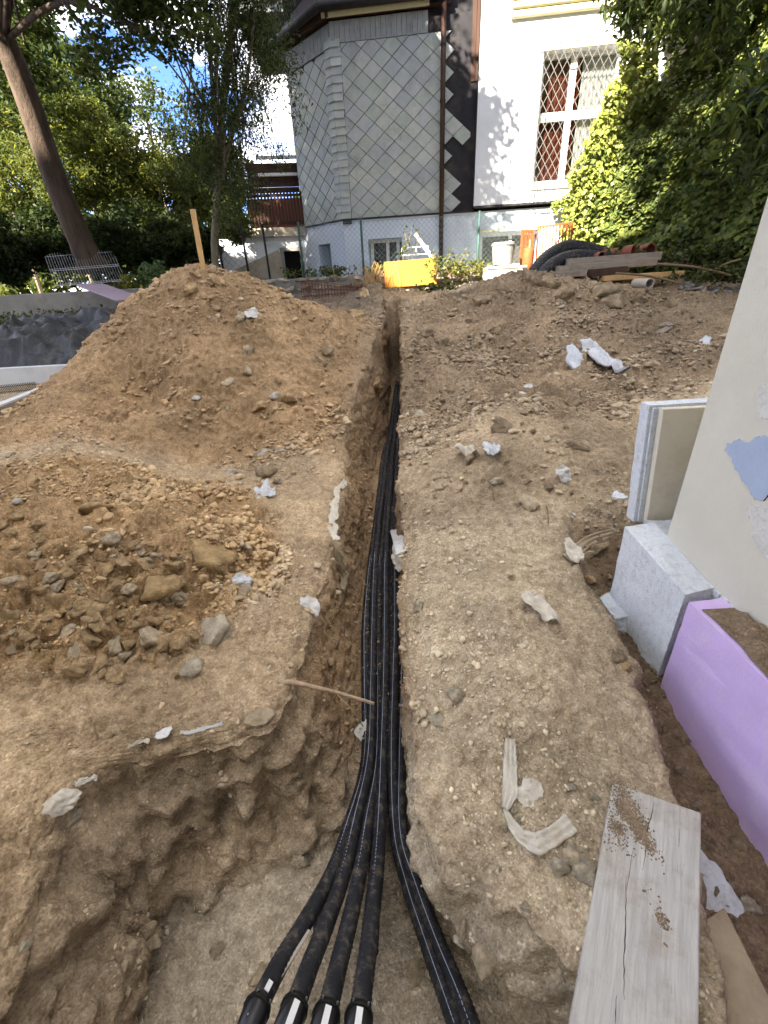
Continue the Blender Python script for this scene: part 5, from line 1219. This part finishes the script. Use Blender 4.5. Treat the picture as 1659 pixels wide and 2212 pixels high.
# bucket on trough
bc = PY(1085, 572, 8.05); bt = PY(1088, 524, 8.1)
bk_ = thing('bucket', bc, 'grey cement stained bucket standing on the white trough', 'bucket')
prof = [(0, .098), (.01, .104), (.30, .124), (.31, .118)]; hb = (bt.z - bc.z) / .31
mb = MB(); ring = [Vector((bc.x, bc.y, bc.z + z_ * hb)) for z_, _ in prof]; mb.tube(ring, [r_ * 1.45 for _, r_ in prof], 24); mb.build('shell', M['bucket'], bk_, smooth=False)
mb = MB(); mb.tube([(bc.x, bc.y, bc.z + .27 * hb), (bc.x, bc.y, bc.z + .30 * hb)], .127 * 1.5, 24); mb.build('rim', M['bucket'], bk_)
mb = MB(); mb.tube([bc + Vector((.19 * math.cos(a), -.02 - .03 * math.sin(a), .28 * hb + .07 * math.sin(a) * hb)) for a in np.linspace(0, math.pi, 20)], .006, 6); mb.build('handle', M['dark_metal'], bk_)
t0 = PY(1050, 606, 7.9); t1_ = PY(1135, 574, 7.9); wd = t1_.x - t0.x
tr_o = thing('trough', t0, 'white mortar trough carrying the grey bucket', 'trough')
mb = MB(); bz_, tz_ = t0.z - .12, t1_.z
vs = [Vector((t0.x + .05, 7.95, bz_)), Vector((t1_.x - .05, 7.95, bz_)), Vector((t1_.x - .05, 8.25, bz_)), Vector((t0.x + .05, 8.25, bz_)), Vector((t0.x, 7.88, tz_)), Vector((t1_.x, 7.88, tz_)), Vector((t1_.x, 8.32, tz_)), Vector((t0.x, 8.32, tz_))]
mb.add(vs, [(3, 2, 1, 0), (0, 1, 5, 4), (1, 2, 6, 5), (2, 3, 7, 6), (3, 0, 4, 7), (4, 5, 6, 7)]); mb.build('shell', M['concrete_white'], tr_o, bevel=.01)
mb = MB(); mb.frame((t0.x - .015, 7.865, tz_ - .02), Vector((wd + .03, 0, 0)), Vector((0, .03, 0)), Vector((0, 0, .03))); mb.build('rim', M['pvc_grey'], tr_o)
# orange plastic crates: barrier-like boxes with bars
def bars(t, o, ex, ez, n, frame=.03, mat='orange_plastic'):
    exn, ezn = ex.normalized(), ez.normalized(); yn = exn.cross(ezn).normalized()
    mb = MB()
    for p, a_, b_ in ((o, ex, ezn * frame), (o + ez - ezn * frame, ex, ezn * frame), (o + ezn * frame, exn * frame, ez - ezn * frame * 2), (o + ex - exn * frame + ezn * frame, exn * frame, ez - ezn * frame * 2)): mb.frame(p, a_, b_, yn * .03)
    mb.build('frame', M[mat], t)
    for i in range(1, n): p = o + ex * (i / n) + yn * .006 + ezn * frame; mb = MB(); mb.frame(p - exn * .011, exn * .022, ez - ezn * 2 * frame, yn * .014); mb.build('bar', M[mat], t)
oc0, oc1, oc2 = PY(1158, 560, 8.6), PY(1234, 552, 8.45), PY(1163, 488, 8.6)
oc = thing('orange_crate', oc0 - Vector((0, 0, .4)), 'tall orange plastic grate leaning near the ivy, right of the bucket', 'grate')
bars(oc, oc0 - Vector((0, 0, .3)), oc1 - oc0, Vector((oc2.x - oc0.x, .05, oc2.z - oc0.z + .3)), 11)
mb = MB(); mb.beam(oc0 + (oc1 - oc0) * .2 - Vector((0, 0, .02)), oc0 + (oc1 - oc0) * .85 + Vector((0, .01, .42)), .02, .02); mb.build('brace', M['orange_plastic'], oc)
oc0, oc1, oc2 = PY(1124, 570, 8.4), PY(1150, 570, 8.45), PY(1127, 496, 8.4)
oc = thing('orange_crate', oc0 - Vector((0, 0, .3)), 'narrow orange plastic grate beside the bucket', 'grate')
bars(oc, oc0 - Vector((0, 0, .2)), oc1 - oc0, Vector((oc2.x - oc0.x, .03, oc2.z - oc0.z + .2)), 5)
ob_ = PY(1140, 560, 8.2); mb = MB(); mb.tube([ob_ - Vector((0, 0, .2)), ob_ - Vector((0, 0, .05)), ob_ + Vector((0, 0, .1)), ob_ + Vector((0, 0, .16))], [.06, .09, .085, .08], 14)
tag(mb.build('orange_tub', M['orange_plastic'], smooth=True), 'small orange tub at the foot of the narrow grate', 'tub')
# black corrugated pipe lengths in a loose bend
def bigpipe(label, pix, Yv, r_, shift=(0, 0, 0)):
    P = [PY(a, b, Yq) + Vector(shift) for (a, b), Yq in zip(pix, Yv)]; pp, rr = [], []; path = smooth_path(P, 14)
    for i, p in enumerate(path): pp.append(p); rr.append(r_ * (1.0 if i % 2 else .93))
    t = thing('corrugated_pipe', P[0], label, 'pipe', 'black corrugated pipes on the right heap'); mb = MB(); mb.tube(pp, rr, 16); mb.build('tube', M['conduit'], t, smooth=True)
bigpipe('black corrugated pipe, uppermost of the arched bundle', [(1150, 595), (1185, 555), (1230, 535), (1290, 545), (1340, 565)], [7.0, 7.2, 7.4, 7.4, 7.3], .10)
bigpipe('black corrugated pipe, front one of the arched bundle', [(1162, 605), (1195, 572), (1240, 556), (1300, 560), (1345, 572)], [6.9, 7.0, 7.1, 7.15, 7.15], .10)
bigpipe('black corrugated pipe, rear one of the arched bundle', [(1170, 590), (1205, 560), (1250, 540), (1305, 550), (1330, 565)], [7.4, 7.6, 7.75, 7.7, 7.6], .10)
# clay-coloured drain pipes and boards
def drain(label, a, Ya, b, Yb, r_):
    p, q_ = PY(*a, Ya), PY(*b, Yb); d = (q_ - p).normalized(); t = thing('drain_pipe', q_, label, 'pipe', 'terracotta drain pipes'); n = 20; mb = MB()
    e1 = d.cross(UPV).normalized(); e2 = e1.cross(d)
    vs = []
    for c, r2 in ((p, r_), (q_, r_), (q_, r_ * .92), (p, r_ * .92)): vs += [c + (e1 * math.cos(6.2832 * k / n) + e2 * math.sin(6.2832 * k / n)) * r2 for k in range(n)]
    fs = []
    for i in range(4): fs += [(i * n + k, i * n + (k + 1) % n, ((i + 1) % 4) * n + (k + 1) % n, ((i + 1) % 4) * n + k) for k in range(n)]
    mb.add(vs, fs); mb.build('shell', M['clay'], t, smooth=False)
    vs = []
    for c, r2 in ((q_ - d * .1, r_ * 1.005), (q_ - d * .1, r_ * 1.12), (q_ + d * .004, r_ * 1.12), (q_ + d * .004, r_ * .93)): vs += [c + (e1 * math.cos(6.2832 * k / n) + e2 * math.sin(6.2832 * k / n)) * r2 for k in range(n)]
    fs = []
    for i in range(3): fs += [(i * n + k, i * n + (k + 1) % n, (i + 1) * n + (k + 1) % n, (i + 1) * n + k) for k in range(n)]
    mb = MB(); mb.add(vs, fs); mb.build('socket', M['clay'], t)
drain('terracotta drain pipe on the boards, left of the wider one', (1270, 557), 7.5, (1368, 543), 7.0, .075)
drain('terracotta drain pipe on the boards, right one with dark opening', (1340, 548), 7.9, (1405, 541), 7.3, .085)
drain('thin terracotta pipe on the boards, nearest to the black pipes', (1262, 560), 7.4, (1300, 552), 6.9, .045)
def board(label, a, Ya, b, Yb, w, h_, mat='wood_grey', dz=0):
    p, q_ = PY(*a, Ya) + Vector((0, 0, dz)), PY(*b, Yb) + Vector((0, 0, dz)); mb = MB(); mb.beam(p, q_, w, h_); return tag(mb.build('stacked_board', M[mat], bevel=.004), label, 'board', 'boards stacked on the right heap')
board('wide grey board on top of the stack under the drain pipes', (1225, 568), 6.9, (1420, 553), 6.9, .22, .10)
board('long grey board in the middle of the stack, left end showing', (1205, 583), 6.8, (1412, 565), 6.8, .2, .09)
board('short brown board wedged at the left of the stack', (1185, 596), 6.7, (1262, 590), 6.7, .18, .07)
board('dark thick board under the stack, its sawn end facing the trench', (1275, 590), 6.65, (1345, 583), 6.8, .2, .09, 'wood_dark')
board('pale board at the bottom of the stack', (1300, 602), 6.6, (1470, 590), 6.7, .16, .06, 'wood_raw')
board('weathered pallet board at the right, upper one', (1410, 555), 7.3, (1500, 548), 7.5, .12, .05)
board('weathered pallet board at the right, lower one', (1412, 572), 7.2, (1495, 566), 7.4, .12, .05)
board('pallet block standing at the right end of the stack', (1478, 572), 7.35, (1490, 550), 7.35, .12, .08)
for pa, pb, lb in (((1330, 590), (1480, 615), 'long thin branch lying below the board stack'), ((1420, 570), (1580, 595), 'long thin branch reaching right from the pallet boards'), ((1530, 592), (1600, 560), 'bare twig pointing up beside the cream wall')):
    p, q_ = PY(*pa, 6.5), PY(*pb, 6.4); mb = MB(); mb.tube(smooth_path([p, p.lerp(q_, .5) + Vector((0, 0, .03)), q_], 6), .014, 6); tag(mb.build('branch', M['twig'], smooth=True), lb, 'branch')
p, q_ = PY(1372, 612, 6.25), PY(1404, 612, 5.95); mb = MB(); d = (q_ - p).normalized(); n = 18; e1 = d.cross(UPV).normalized(); e2 = e1.cross(d); vs = []
for c, r2 in ((p, .055), (q_, .055), (q_, .048), (p, .048)): vs += [c + (e1 * math.cos(6.2832 * k / n) + e2 * math.sin(6.2832 * k / n)) * r2 for k in range(n)]
fs = []
for i in range(4): fs += [(i * n + k, i * n + (k + 1) % n, ((i + 1) % 4) * n + (k + 1) % n, ((i + 1) % 4) * n + k) for k in range(n)]
mb.add(vs, fs); tag(mb.build('pipe_offcut', M['pvc_grey']), 'short pale pipe offcut lying under the board stack', 'pipe offcut')
rub = thing('rubble_pile', PY(1540, 610, 6.6), 'pile of grey rubble stones between the board stack and the cream wall', 'rubble')
for i in range(46):
    px, py = random.uniform(1470, 1610), random.uniform(585, 625); p = PY(px, py, random.uniform(6.4, 6.9)); g = drop(p.x, p.y)[0]
    v, f = CLODS[i % len(CLODS)]; s_ = random.uniform(.03, .08)
    npmesh('stone', v * s_ + np.array([p.x, p.y, g.z + s_ * .3]), f, M['rubble'], rub)
# ================================================================ TREES, IVY AND WEEDS
def leaves(name, P, S, mat, parent, tint, up=.5, droop=0, narrow=.55, seed=0, outward=None):
    """one leaf per point: a folded four-sided blade"""
    r = np.random.default_rng(seed); n = len(P)
    nrm = r.normal(size=(n, 3)); nrm[:, 2] = np.abs(nrm[:, 2]) + up
    if outward is not None: nrm = nrm * .6 + outward * 1.2
    nrm /= np.linalg.norm(nrm, axis=1, keepdims=True)
    d = r.normal(size=(n, 3)); d[:, 2] -= droop; d -= nrm * (d * nrm).sum(1, keepdims=True); d /= np.linalg.norm(d, axis=1, keepdims=True) + 1e-9
    s = np.cross(nrm, d); S = S[:, None]
    V_ = np.stack([P - d * S * .5, P + s * S * narrow * .5 + nrm * S * .10 - d * S * .08, P + d * S * .5 - nrm * S * .08, P - s * S * narrow * .5 + nrm * S * .10 - d * S * .08], 1).reshape(-1, 3)
    I_ = np.arange(n)[:, None] * 4; Fq = np.concatenate([np.c_[I_, I_ + 1, I_ + 2], np.c_[I_, I_ + 2, I_ + 3]])
    return npmesh(name, V_, Fq, mat, parent, np.repeat(tint, 4, 0))
def tints(n, cols, r, var=.25):
    c = np.array([lin(*q)[:3] for q in cols])[r.integers(0, len(cols), n)]; return c * r.uniform(1 - var, 1 + var, (n, 1))
def clumps(centers, radii, per, r, flat=.7):
    P = []
    for c, rad in zip(centers, radii):
        q = r.normal(size=(per, 3)); q /= np.linalg.norm(q, axis=1, keepdims=True); q *= (r.random((per, 1)) ** .45) * rad; q[:, 2] *= flat; P.append(np.array(c) + q)
    return np.concatenate(P)
def branchy(mb, start, ends, r0, r):
    for e in ends:
        s = Vector(start[min(len(start) - 1, int(r.integers(len(start))))]); e = Vector(e); m_ = s.lerp(e, .5) + Vector((0, 0, .12 * (e - s).length))
        mb.tube(smooth_path([s, m_, e], 4), [r0 * (1 - .1 * i) + .004 for i in range(9)], 5)
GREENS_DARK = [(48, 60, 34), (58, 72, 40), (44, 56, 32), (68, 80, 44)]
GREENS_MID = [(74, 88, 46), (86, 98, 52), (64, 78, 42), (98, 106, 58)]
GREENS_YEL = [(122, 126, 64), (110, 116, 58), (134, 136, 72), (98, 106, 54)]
# ---- large leaning tree
r = np.random.default_rng(21)
def px_trunk(pix, Ys): return [PY(a, b, Yq) for (a, b), Yq in zip(pix, Ys)]
tk = px_trunk([(205, 585), (165, 500), (115, 375), (65, 230), (20, 110), (-30, 0)], [9.6, 9.5, 9.4, 9.2, 9.0, 8.8]); ext = (tk[-1] - tk[-2]); tk += [tk[-1] + ext * 1.2 + Vector((.3, 0, .3)), tk[-1] + ext * 2.2 + Vector((.9, -.2, 1.0)), tk[-1] + ext * 3 + Vector((1.6, -.4, 2.2))]
lt = thing('leaning_tree', tk[0], 'large leaning tree with a thick brown trunk at the upper left', 'tree')
tp_ = smooth_path(tk, 5); nT = len(tp_)
mb = MB(); rad = [.215 * (1 - .55 * i / nT) * (1 + (.35 if i < 2 else .12 if i < 4 else 0)) for i in range(nT)]; mb.tube(tp_, rad, 18); o = mb.build('trunk', M['bark'], lt, smooth=True)
# overhanging sprays in view (upper left) and the unseen crown above the frame, thickened to shade the house
spr = []
for _ in range(66):
    a, b = r.uniform(-60, 480), r.uniform(-120, 240); 
    if b > 200 - .25 * a + 60: continue
    if r.random() < sstep(300, 520, a) * .6: continue
    spr.append(np.array(PY(a, b, r.uniform(9.4, 11.2) if a < 200 else r.uniform(7.2, 9.8))))
C_ = spr; RAD = list(r.uniform(.22, .5, len(C_)))
top = []
for _ in range(190):
    q = r.normal(size=3); q /= np.linalg.norm(q); q *= r.random() ** .4; top.append(np.array([-4.6, 6.6, 8.1]) + q * np.array([3.6, 2.9, 2.3]))
for _ in range(200):  # dense unseen clumps added to shade the bay
    q = r.normal(size=3); q /= np.linalg.norm(q); q *= r.random() ** .5; top.append(np.array([-2.7, 6.3, 6.15]) + q * np.array([1.6, 1.3, 2.0]))
for _ in range(20):  # sparse unseen clumps added to dapple the white facade
    q = r.normal(size=3); q /= np.linalg.norm(q); top.append(np.array([-.95, 6.3, 5.9]) + q * r.random() * np.array([.7, .8, 1.3]))
for _ in range(60):  # low unseen clumps added to shade the plinth
    q = r.normal(size=3); q /= np.linalg.norm(q); top.append(np.array([-2.2, 6.0, 5.0]) + q * r.random() ** .5 * np.array([1.5, .9, .45]))
brn = MB(); branchy(brn, tp_[nT // 2:], [c for c in (spr[::3] + top[::5])], .045, r); brn.build('branch', M['bark'], lt, smooth=True)
P1 = clumps(C_, RAD, 210, r, .55); P2 = clumps(top, list(r.uniform(.4, .75, len(top))), 120, r, .6)
leaves('crown', P1, r.uniform(.06, .11, len(P1)), M['leaf'], lt, tints(len(P1), GREENS_DARK + GREENS_MID, r), .8, .3, .6, 1)
leaves('upper_crown_and_shade_clumps', P2, r.uniform(.10, .17, len(P2)), M['leaf'], lt, tints(len(P2), GREENS_DARK + GREENS_MID, r), .8, .3, .65, 2)
# ---- thin tree beside the bay
r = np.random.default_rng(22)
tk = px_trunk([(468, 600), (463, 520), (470, 430), (473, 330), (484, 220), (497, 100), (505, 0)], [8.8] * 7); tk += [tk[-1] + Vector((.15, 0, 1.0)), tk[-1] + Vector((.2, 0, 2.2))]
tt_ = thing('thin_tree', tk[0], 'slender tree with fine hanging leaves before the rear wing', 'tree')
tp_ = smooth_path(tk, 5); nT = len(tp_); mb = MB(); mb.tube(tp_, [.062 * (1 - .6 * i / nT) for i in range(nT)], 10); mb.build('trunk', M['bark_thin'], tt_, smooth=True)
f2 = px_trunk([(474, 400), (500, 300), (530, 190), (545, 80), (550, -20)], [8.8, 8.7, 8.6, 8.5, 8.5]); mb = MB(); mb.tube(smooth_path(f2, 5), [.035 * (1 - .03 * i) for i in range(21)], 8); mb.build('limb', M['bark_thin'], tt_, smooth=True)
C_ = []
for _ in range(150):
    b = r.uniform(-160, 480); a = 500 + r.normal() * 52 + (20 if b < 200 else -15)
    if a > 640: continue
    C_.append(np.array(PY(a, b, 8.8 + r.normal() * .45)))
for _ in range(50): C_.append(np.array([-2.6 + r.normal() * .7, 8.4 + r.normal() * .8, 6.2 + r.normal() * .8]))
mb = MB(); branchy(mb, tp_[8:], C_[::3], .012, r); mb.build('twig', M['bark_thin'], tt_, smooth=True)
P1 = clumps(C_, list(r.uniform(.14, .36, len(C_))), 190, r, 1.2)
leaves('crown', P1, r.uniform(.035, .07, len(P1)), M['leaf'], tt_, tints(len(P1), GREENS_DARK + [(96, 104, 62), (86, 92, 60)], r), .2, 1.2, .35, 3)
# ---- far wood closing the view on the left
r = np.random.default_rng(91); n = 30000; xq = r.uniform(-26, -1.5, n); hq = 3.6 + 1.1 * fbm(np.c_[xq * .5, xq * 0, xq * 0], 3, 92) + .6 * fbm(np.c_[xq * 2, xq * 0, xq * 0], 2, 93) - 1.3 * sstep(-8, -2, xq)
zq_ = .9 + hq * r.random(n) ** .85; yq_ = 19 + 1.6 * fbm(np.c_[xq * .8, zq_ * .8, xq * 0], 2, 94) - r.random(n) * .7
fw_ = leaves('far_wood', np.c_[xq, yq_, zq_], r.uniform(.2, .36, n), M['leaf'], None, tints(n, GREENS_MID + GREENS_DARK + GREENS_YEL, r), .3, .3, .6, 95)
tag(fw_, 'far wood closing the view behind the garden trees on the left', 'wood', kind='stuff')
# ---- sunlit conifer hedge and bushes behind
def bush(name, label, cat, px, py0, py1, Yv, wpx, cols, n, size, seed, trunk=True, narrow=.5, up=.3, dense=1.0, dep=None):
    r = np.random.default_rng(seed); b0 = PY(px, py1, Yv); t1 = PY(px, py0, Yv); w = wpx * (b0 - CAMP).dot(FW) / F_PX * .5; h = t1.z - b0.z; dp_ = dep or w * .8
    base = Vector((b0.x, b0.y, 1.0)); th = thing(name, base, label, cat)
    if trunk: mb = MB(); mb.tube([base, Vector((b0.x + .05, b0.y, b0.z + h * .35)), Vector((b0.x, b0.y, b0.z + h * .75))], [.06, .04, .015], 6); mb.build('trunk', M['bark_thin'], th)
    nc = int(50 * dense) + 8; C_ = []
    for _ in range(nc):
        q = r.normal(size=3); q /= np.linalg.norm(q); q *= r.random() ** .35; C_.append(np.array([b0.x, b0.y, b0.z + h * .5]) + q * np.array([w, dp_, h * .5]))
    P1 = clumps(C_, list(r.uniform(.18, .36, nc) * min(2.2, max(w, h * .5) * 1.1)), max(6, n // nc), r, .8); P1 = P1[P1[:, 2] > b0.z - .15]
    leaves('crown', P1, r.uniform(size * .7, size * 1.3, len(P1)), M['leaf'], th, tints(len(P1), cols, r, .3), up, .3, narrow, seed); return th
bush('conifer', 'feathery sunlit conifer behind the leaning trunk, at the left edge', 'tree', 30, 230, 470, 12.5, 240, GREENS_MID + GREENS_YEL, 16000, .10, 31, narrow=.35)
bush('conifer', 'broad sunlit yellow-green conifer just right of the leaning trunk', 'tree', 210, 210, 480, 12.0, 230, GREENS_YEL + GREENS_MID, 18000, .10, 32, narrow=.35)
bush('conifer', 'pale green conifer filling the gap left of the thin tree', 'tree', 350, 300, 500, 12.5, 210, GREENS_YEL + GREENS_MID, 16000, .10, 33, narrow=.35)
bush('leafy_tree', 'bushy green tree right behind the thin trunk', 'tree', 470, 280, 480, 13.0, 190, GREENS_MID + GREENS_YEL, 14000, .09, 34)
bush('leafy_tree', 'dark tall tree far behind the leaning trunk, top left', 'tree', 110, 60, 330, 14.5, 330, GREENS_MID + GREENS_DARK, 13000, .15, 35)
bush('leafy_tree', 'thin crowned tree far behind, against the blue sky', 'tree', 330, 170, 330, 15.0, 260, GREENS_MID + GREENS_DARK, 2600, .12, 36)
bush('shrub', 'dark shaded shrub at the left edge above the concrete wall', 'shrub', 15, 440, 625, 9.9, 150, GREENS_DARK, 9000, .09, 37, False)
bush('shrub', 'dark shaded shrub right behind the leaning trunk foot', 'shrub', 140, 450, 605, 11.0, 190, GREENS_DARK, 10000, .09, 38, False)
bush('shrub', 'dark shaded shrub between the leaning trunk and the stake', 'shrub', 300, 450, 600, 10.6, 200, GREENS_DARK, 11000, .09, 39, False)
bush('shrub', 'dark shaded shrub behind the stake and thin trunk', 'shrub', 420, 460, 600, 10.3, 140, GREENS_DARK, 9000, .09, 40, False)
bush('shrub', 'bright green shrub left of the terrace railing', 'shrub', 515, 420, 530, 10.4, 70, GREENS_YEL + GREENS_MID, 3500, .07, 41, False)
bush('shrub', 'small grey-green plant on the wall left of the tall heap', 'plant', 345, 570, 625, 8.7, 70, [(86, 108, 74), (104, 124, 90)], 900, .07, 42, False)
bush('shrub', 'small yellow-green weed at the end of the wire grid panel', 'plant', 287, 590, 622, 8.6, 40, GREENS_YEL, 350, .05, 43, False)
# ---- ivy on the boundary wall at the right
r = np.random.default_rng(51)
IA, IB = Vector((4.45, 9.55, 0)), Vector((6.5, 5.2, 0)); idr = (IB - IA); iL = idr.length; idr.normalize(); inn = Vector((-idr.y, idr.x, 0)); inn = inn if inn.dot(Vector((-1, -1, 0))) > 0 else -inn
iv = thing('ivy_wall', IA.lerp(IB, .5) + Vector((0, 0, 1)), 'dense ivy covering the boundary wall at the right, partly sunlit', 'ivy')
mb = MB(); mb.frame(IA - inn * .3 + UPV * .8, idr * iL, -inn * .25, UPV * 5.4); mb.build('wall', M['stone'], iv)
n = 46000
u = r.random(n) * iL; zz = 1.1 + (r.random(n) ** .9) * 5.4
q = np.c_[u * .8, zz * .8, u * 0]; bulge = .32 + .42 * fbm(q, 3, 61) + .16 * fbm(q * 3.5, 2, 62) + .45 * np.exp(-((zz - 1.3) / .4) ** 2) * .6
bulge = np.maximum(bulge, 0) - r.random(n) ** 2 * .18
keepm = (zz < 3.0 + 3.4 * sstep(.1, 1.6, u + .25 * fbm(q * 2, 3, 63)))
P1 = np.array(IA)[None] + np.array(idr)[None] * u[:, None] + np.array(inn)[None] * bulge[:, None]; P1[:, 2] = zz; P1 = P1[keepm]
outw = np.tile(np.array(inn) + np.array([0, 0, .35]), (len(P1), 1))
leaves('foliage', P1, r.uniform(.07, .13, len(P1)), M['ivy'], iv, tints(len(P1), [(98, 110, 54), (112, 122, 60), (86, 100, 50), (126, 132, 66), (76, 90, 46)], r), .2, .9, .8, 5, outw)
# ivy growing over the facade beside and below the window
n = 9500; a = r.uniform(1170, 1420, n); b = r.uniform(90, 560, n)
edge = np.interp(b, [90, 160, 200, 260, 330, 400, 440, 500, 560], [1345, 1335, 1300, 1290, 1262, 1225, 1195, 1215, 1240]); edge = edge + 12 * fbm(np.c_[b / 30, b * 0, b * 0], 3, 66)
m_ = a > edge; a, b = a[m_], b[m_]; P3_ = []
for aa, bb in zip(a, b):
    dd = .16 + abs(r.normal()) * .12 + .3 * sstep(edge.min(), 1420, aa); uu, zq = FA.px(aa, bb, dd); P3_.append(FA.P(uu, zq, dd))
P3_ = np.array([tuple(p) for p in P3_]); leaves('facade_foliage', P3_, r.uniform(.06, .11, len(P3_)), M['ivy'], iv, tints(len(P3_), [(124, 134, 62), (138, 146, 68), (108, 120, 56), (150, 152, 78)], r), .2, .9, .8, 6, np.tile(np.array(HN) + np.array([0, 0, .3]), (len(P3_), 1)))
mb = MB()
for k in range(16):
    a0, b0 = r.uniform(1250, 1330), 560; p = FA.P(*FA.px(a0, b0, .2), .2); q_ = FA.P(*FA.px(a0 + r.uniform(-40, 50), r.uniform(350, 470), .2), .2); mb.tube(smooth_path([p, p.lerp(q_, .5) + HN * .08, q_], 4), .007, 5)
tag(mb.build('stem', M['twig'], iv), kind='stuff')
# ---- hanging tree branch with long leaflets over the ivy, top right
r = np.random.default_rng(53)
wt = thing('hanging_tree', (6.4, 8.4, 1.0), 'tree with long narrow hanging leaves above the ivy, top right corner', 'tree')
mb = MB(); tkw = [Vector((6.9, 7.6, 1.0)), Vector((6.6, 7.7, 3.5)), Vector((6.1, 7.7, 5.4)), Vector((5.6, 7.5, 7.5))]; tpw = smooth_path(tkw, 5); mb.tube(tpw, [.16 * (1 - .04 * i) for i in range(len(tpw))], 10); mb.build('trunk', M['bark'], wt, smooth=True)
C_ = []
for _ in range(46): C_.append(np.array(PY(r.uniform(1350, 1700), r.uniform(-160, 130 if r.random() < .5 else 40), r.uniform(6.2, 8.2))))
for _ in range(12): C_.append(np.array(PY(r.uniform(1345, 1410), r.uniform(-40, 75), r.uniform(7.4, 8.0))))
for _ in range(14): C_.append(np.array(PY(r.uniform(1600, 1690), r.uniform(150, 330), r.uniform(5.0, 5.6))))
mb = MB(); branchy(mb, tpw[6:], C_[::2], .015, r); mb.build('branch', M['bark'], wt, smooth=True)
P1 = clumps(C_, list(r.uniform(.18, .4, len(C_))), 110, r, .9)
leaves('crown', P1, r.uniform(.10, .17, len(P1)), M['leaf'], wt, tints(len(P1), GREENS_DARK + GREENS_MID, r), .3, 1.4, .32, 7)
# ---- weeds
def weed(label, px, py, Yv, n, hgt, cols, seed, spread=.18, size=.05, dry=False):
    r = np.random.default_rng(seed); p = PY(px, py, Yv); g = drop(p.x, p.y)[0] if False else p; t = thing('weed', g, label, 'weed', 'weeds along the garden wall'); mb = MB(); Ls = []
    for _ in range(n):
        b0 = Vector((p.x + r.normal() * spread, p.y + r.normal() * .1, p.z - .05)); e = b0 + Vector((r.normal() * .12, r.normal() * .08, hgt * r.uniform(.5, 1.1)))
        pa = smooth_path([b0, b0.lerp(e, .5) + Vector((r.normal() * .03, 0, 0)), e], 3); mb.tube(pa, .004, 4)
        if not dry:
            for q_ in pa[2:]:
                for _k in range(4): Ls.append(np.array(q_) + r.normal(size=3) * .035)
    tag(mb.build('stem', M['wood_raw'] if dry else M['twig'], t), kind='stuff')
    if Ls: Ls = np.array(Ls); leaves('leaves', Ls, r.uniform(size * .7, size * 1.4, len(Ls)), M['leaf'], t, tints(len(Ls), cols, r), .6, .2, .7, seed)
weed('green weed tuft right of the yellow panel, in the sun', 968, 590, 8.1, 26, .32, GREENS_YEL + GREENS_MID, 71)
weed('dark green weed clump below the right corner of the yellow panel', 945, 640, 7.7, 24, .22, GREENS_DARK + GREENS_MID, 72, .14, .06)
weed('tall thin weed rising above the yellow panel', 883, 560, 8.5, 4, .5, GREENS_MID, 73, .03)
weed('dry straw-coloured grass left of the yellow panel', 805, 612, 8.3, 60, .34, GREENS_YEL, 74, .2, dry=True)
weed('low weeds on the garden wall left of the yellow panel', 820, 585, 8.7, 20, .12, GREENS_YEL, 75, .12)
weed('low weeds at the foot of the bay, below its side opening', 690, 592, 8.9, 24, .12, GREENS_MID, 76, .3)
weed('weed tuft between the white lath and the mortar trough', 1010, 590, 8.4, 26, .2, GREENS_YEL, 77, .2)
weed('low green weeds at the foot of the tarpaulin, by the concrete wall', 130, 690, 7.9, 60, .15, GREENS_MID + GREENS_DARK, 78, .7)
weed('weeds creeping over the rubble beside the cream wall', 1560, 600, 6.6, 40, .18, GREENS_DARK + GREENS_MID, 79, .35)
weed('low ivy weeds at the foot of the ivy wall', 1520, 565, 7.2, 50, .25, GREENS_DARK + GREENS_MID, 80, .6, .07)
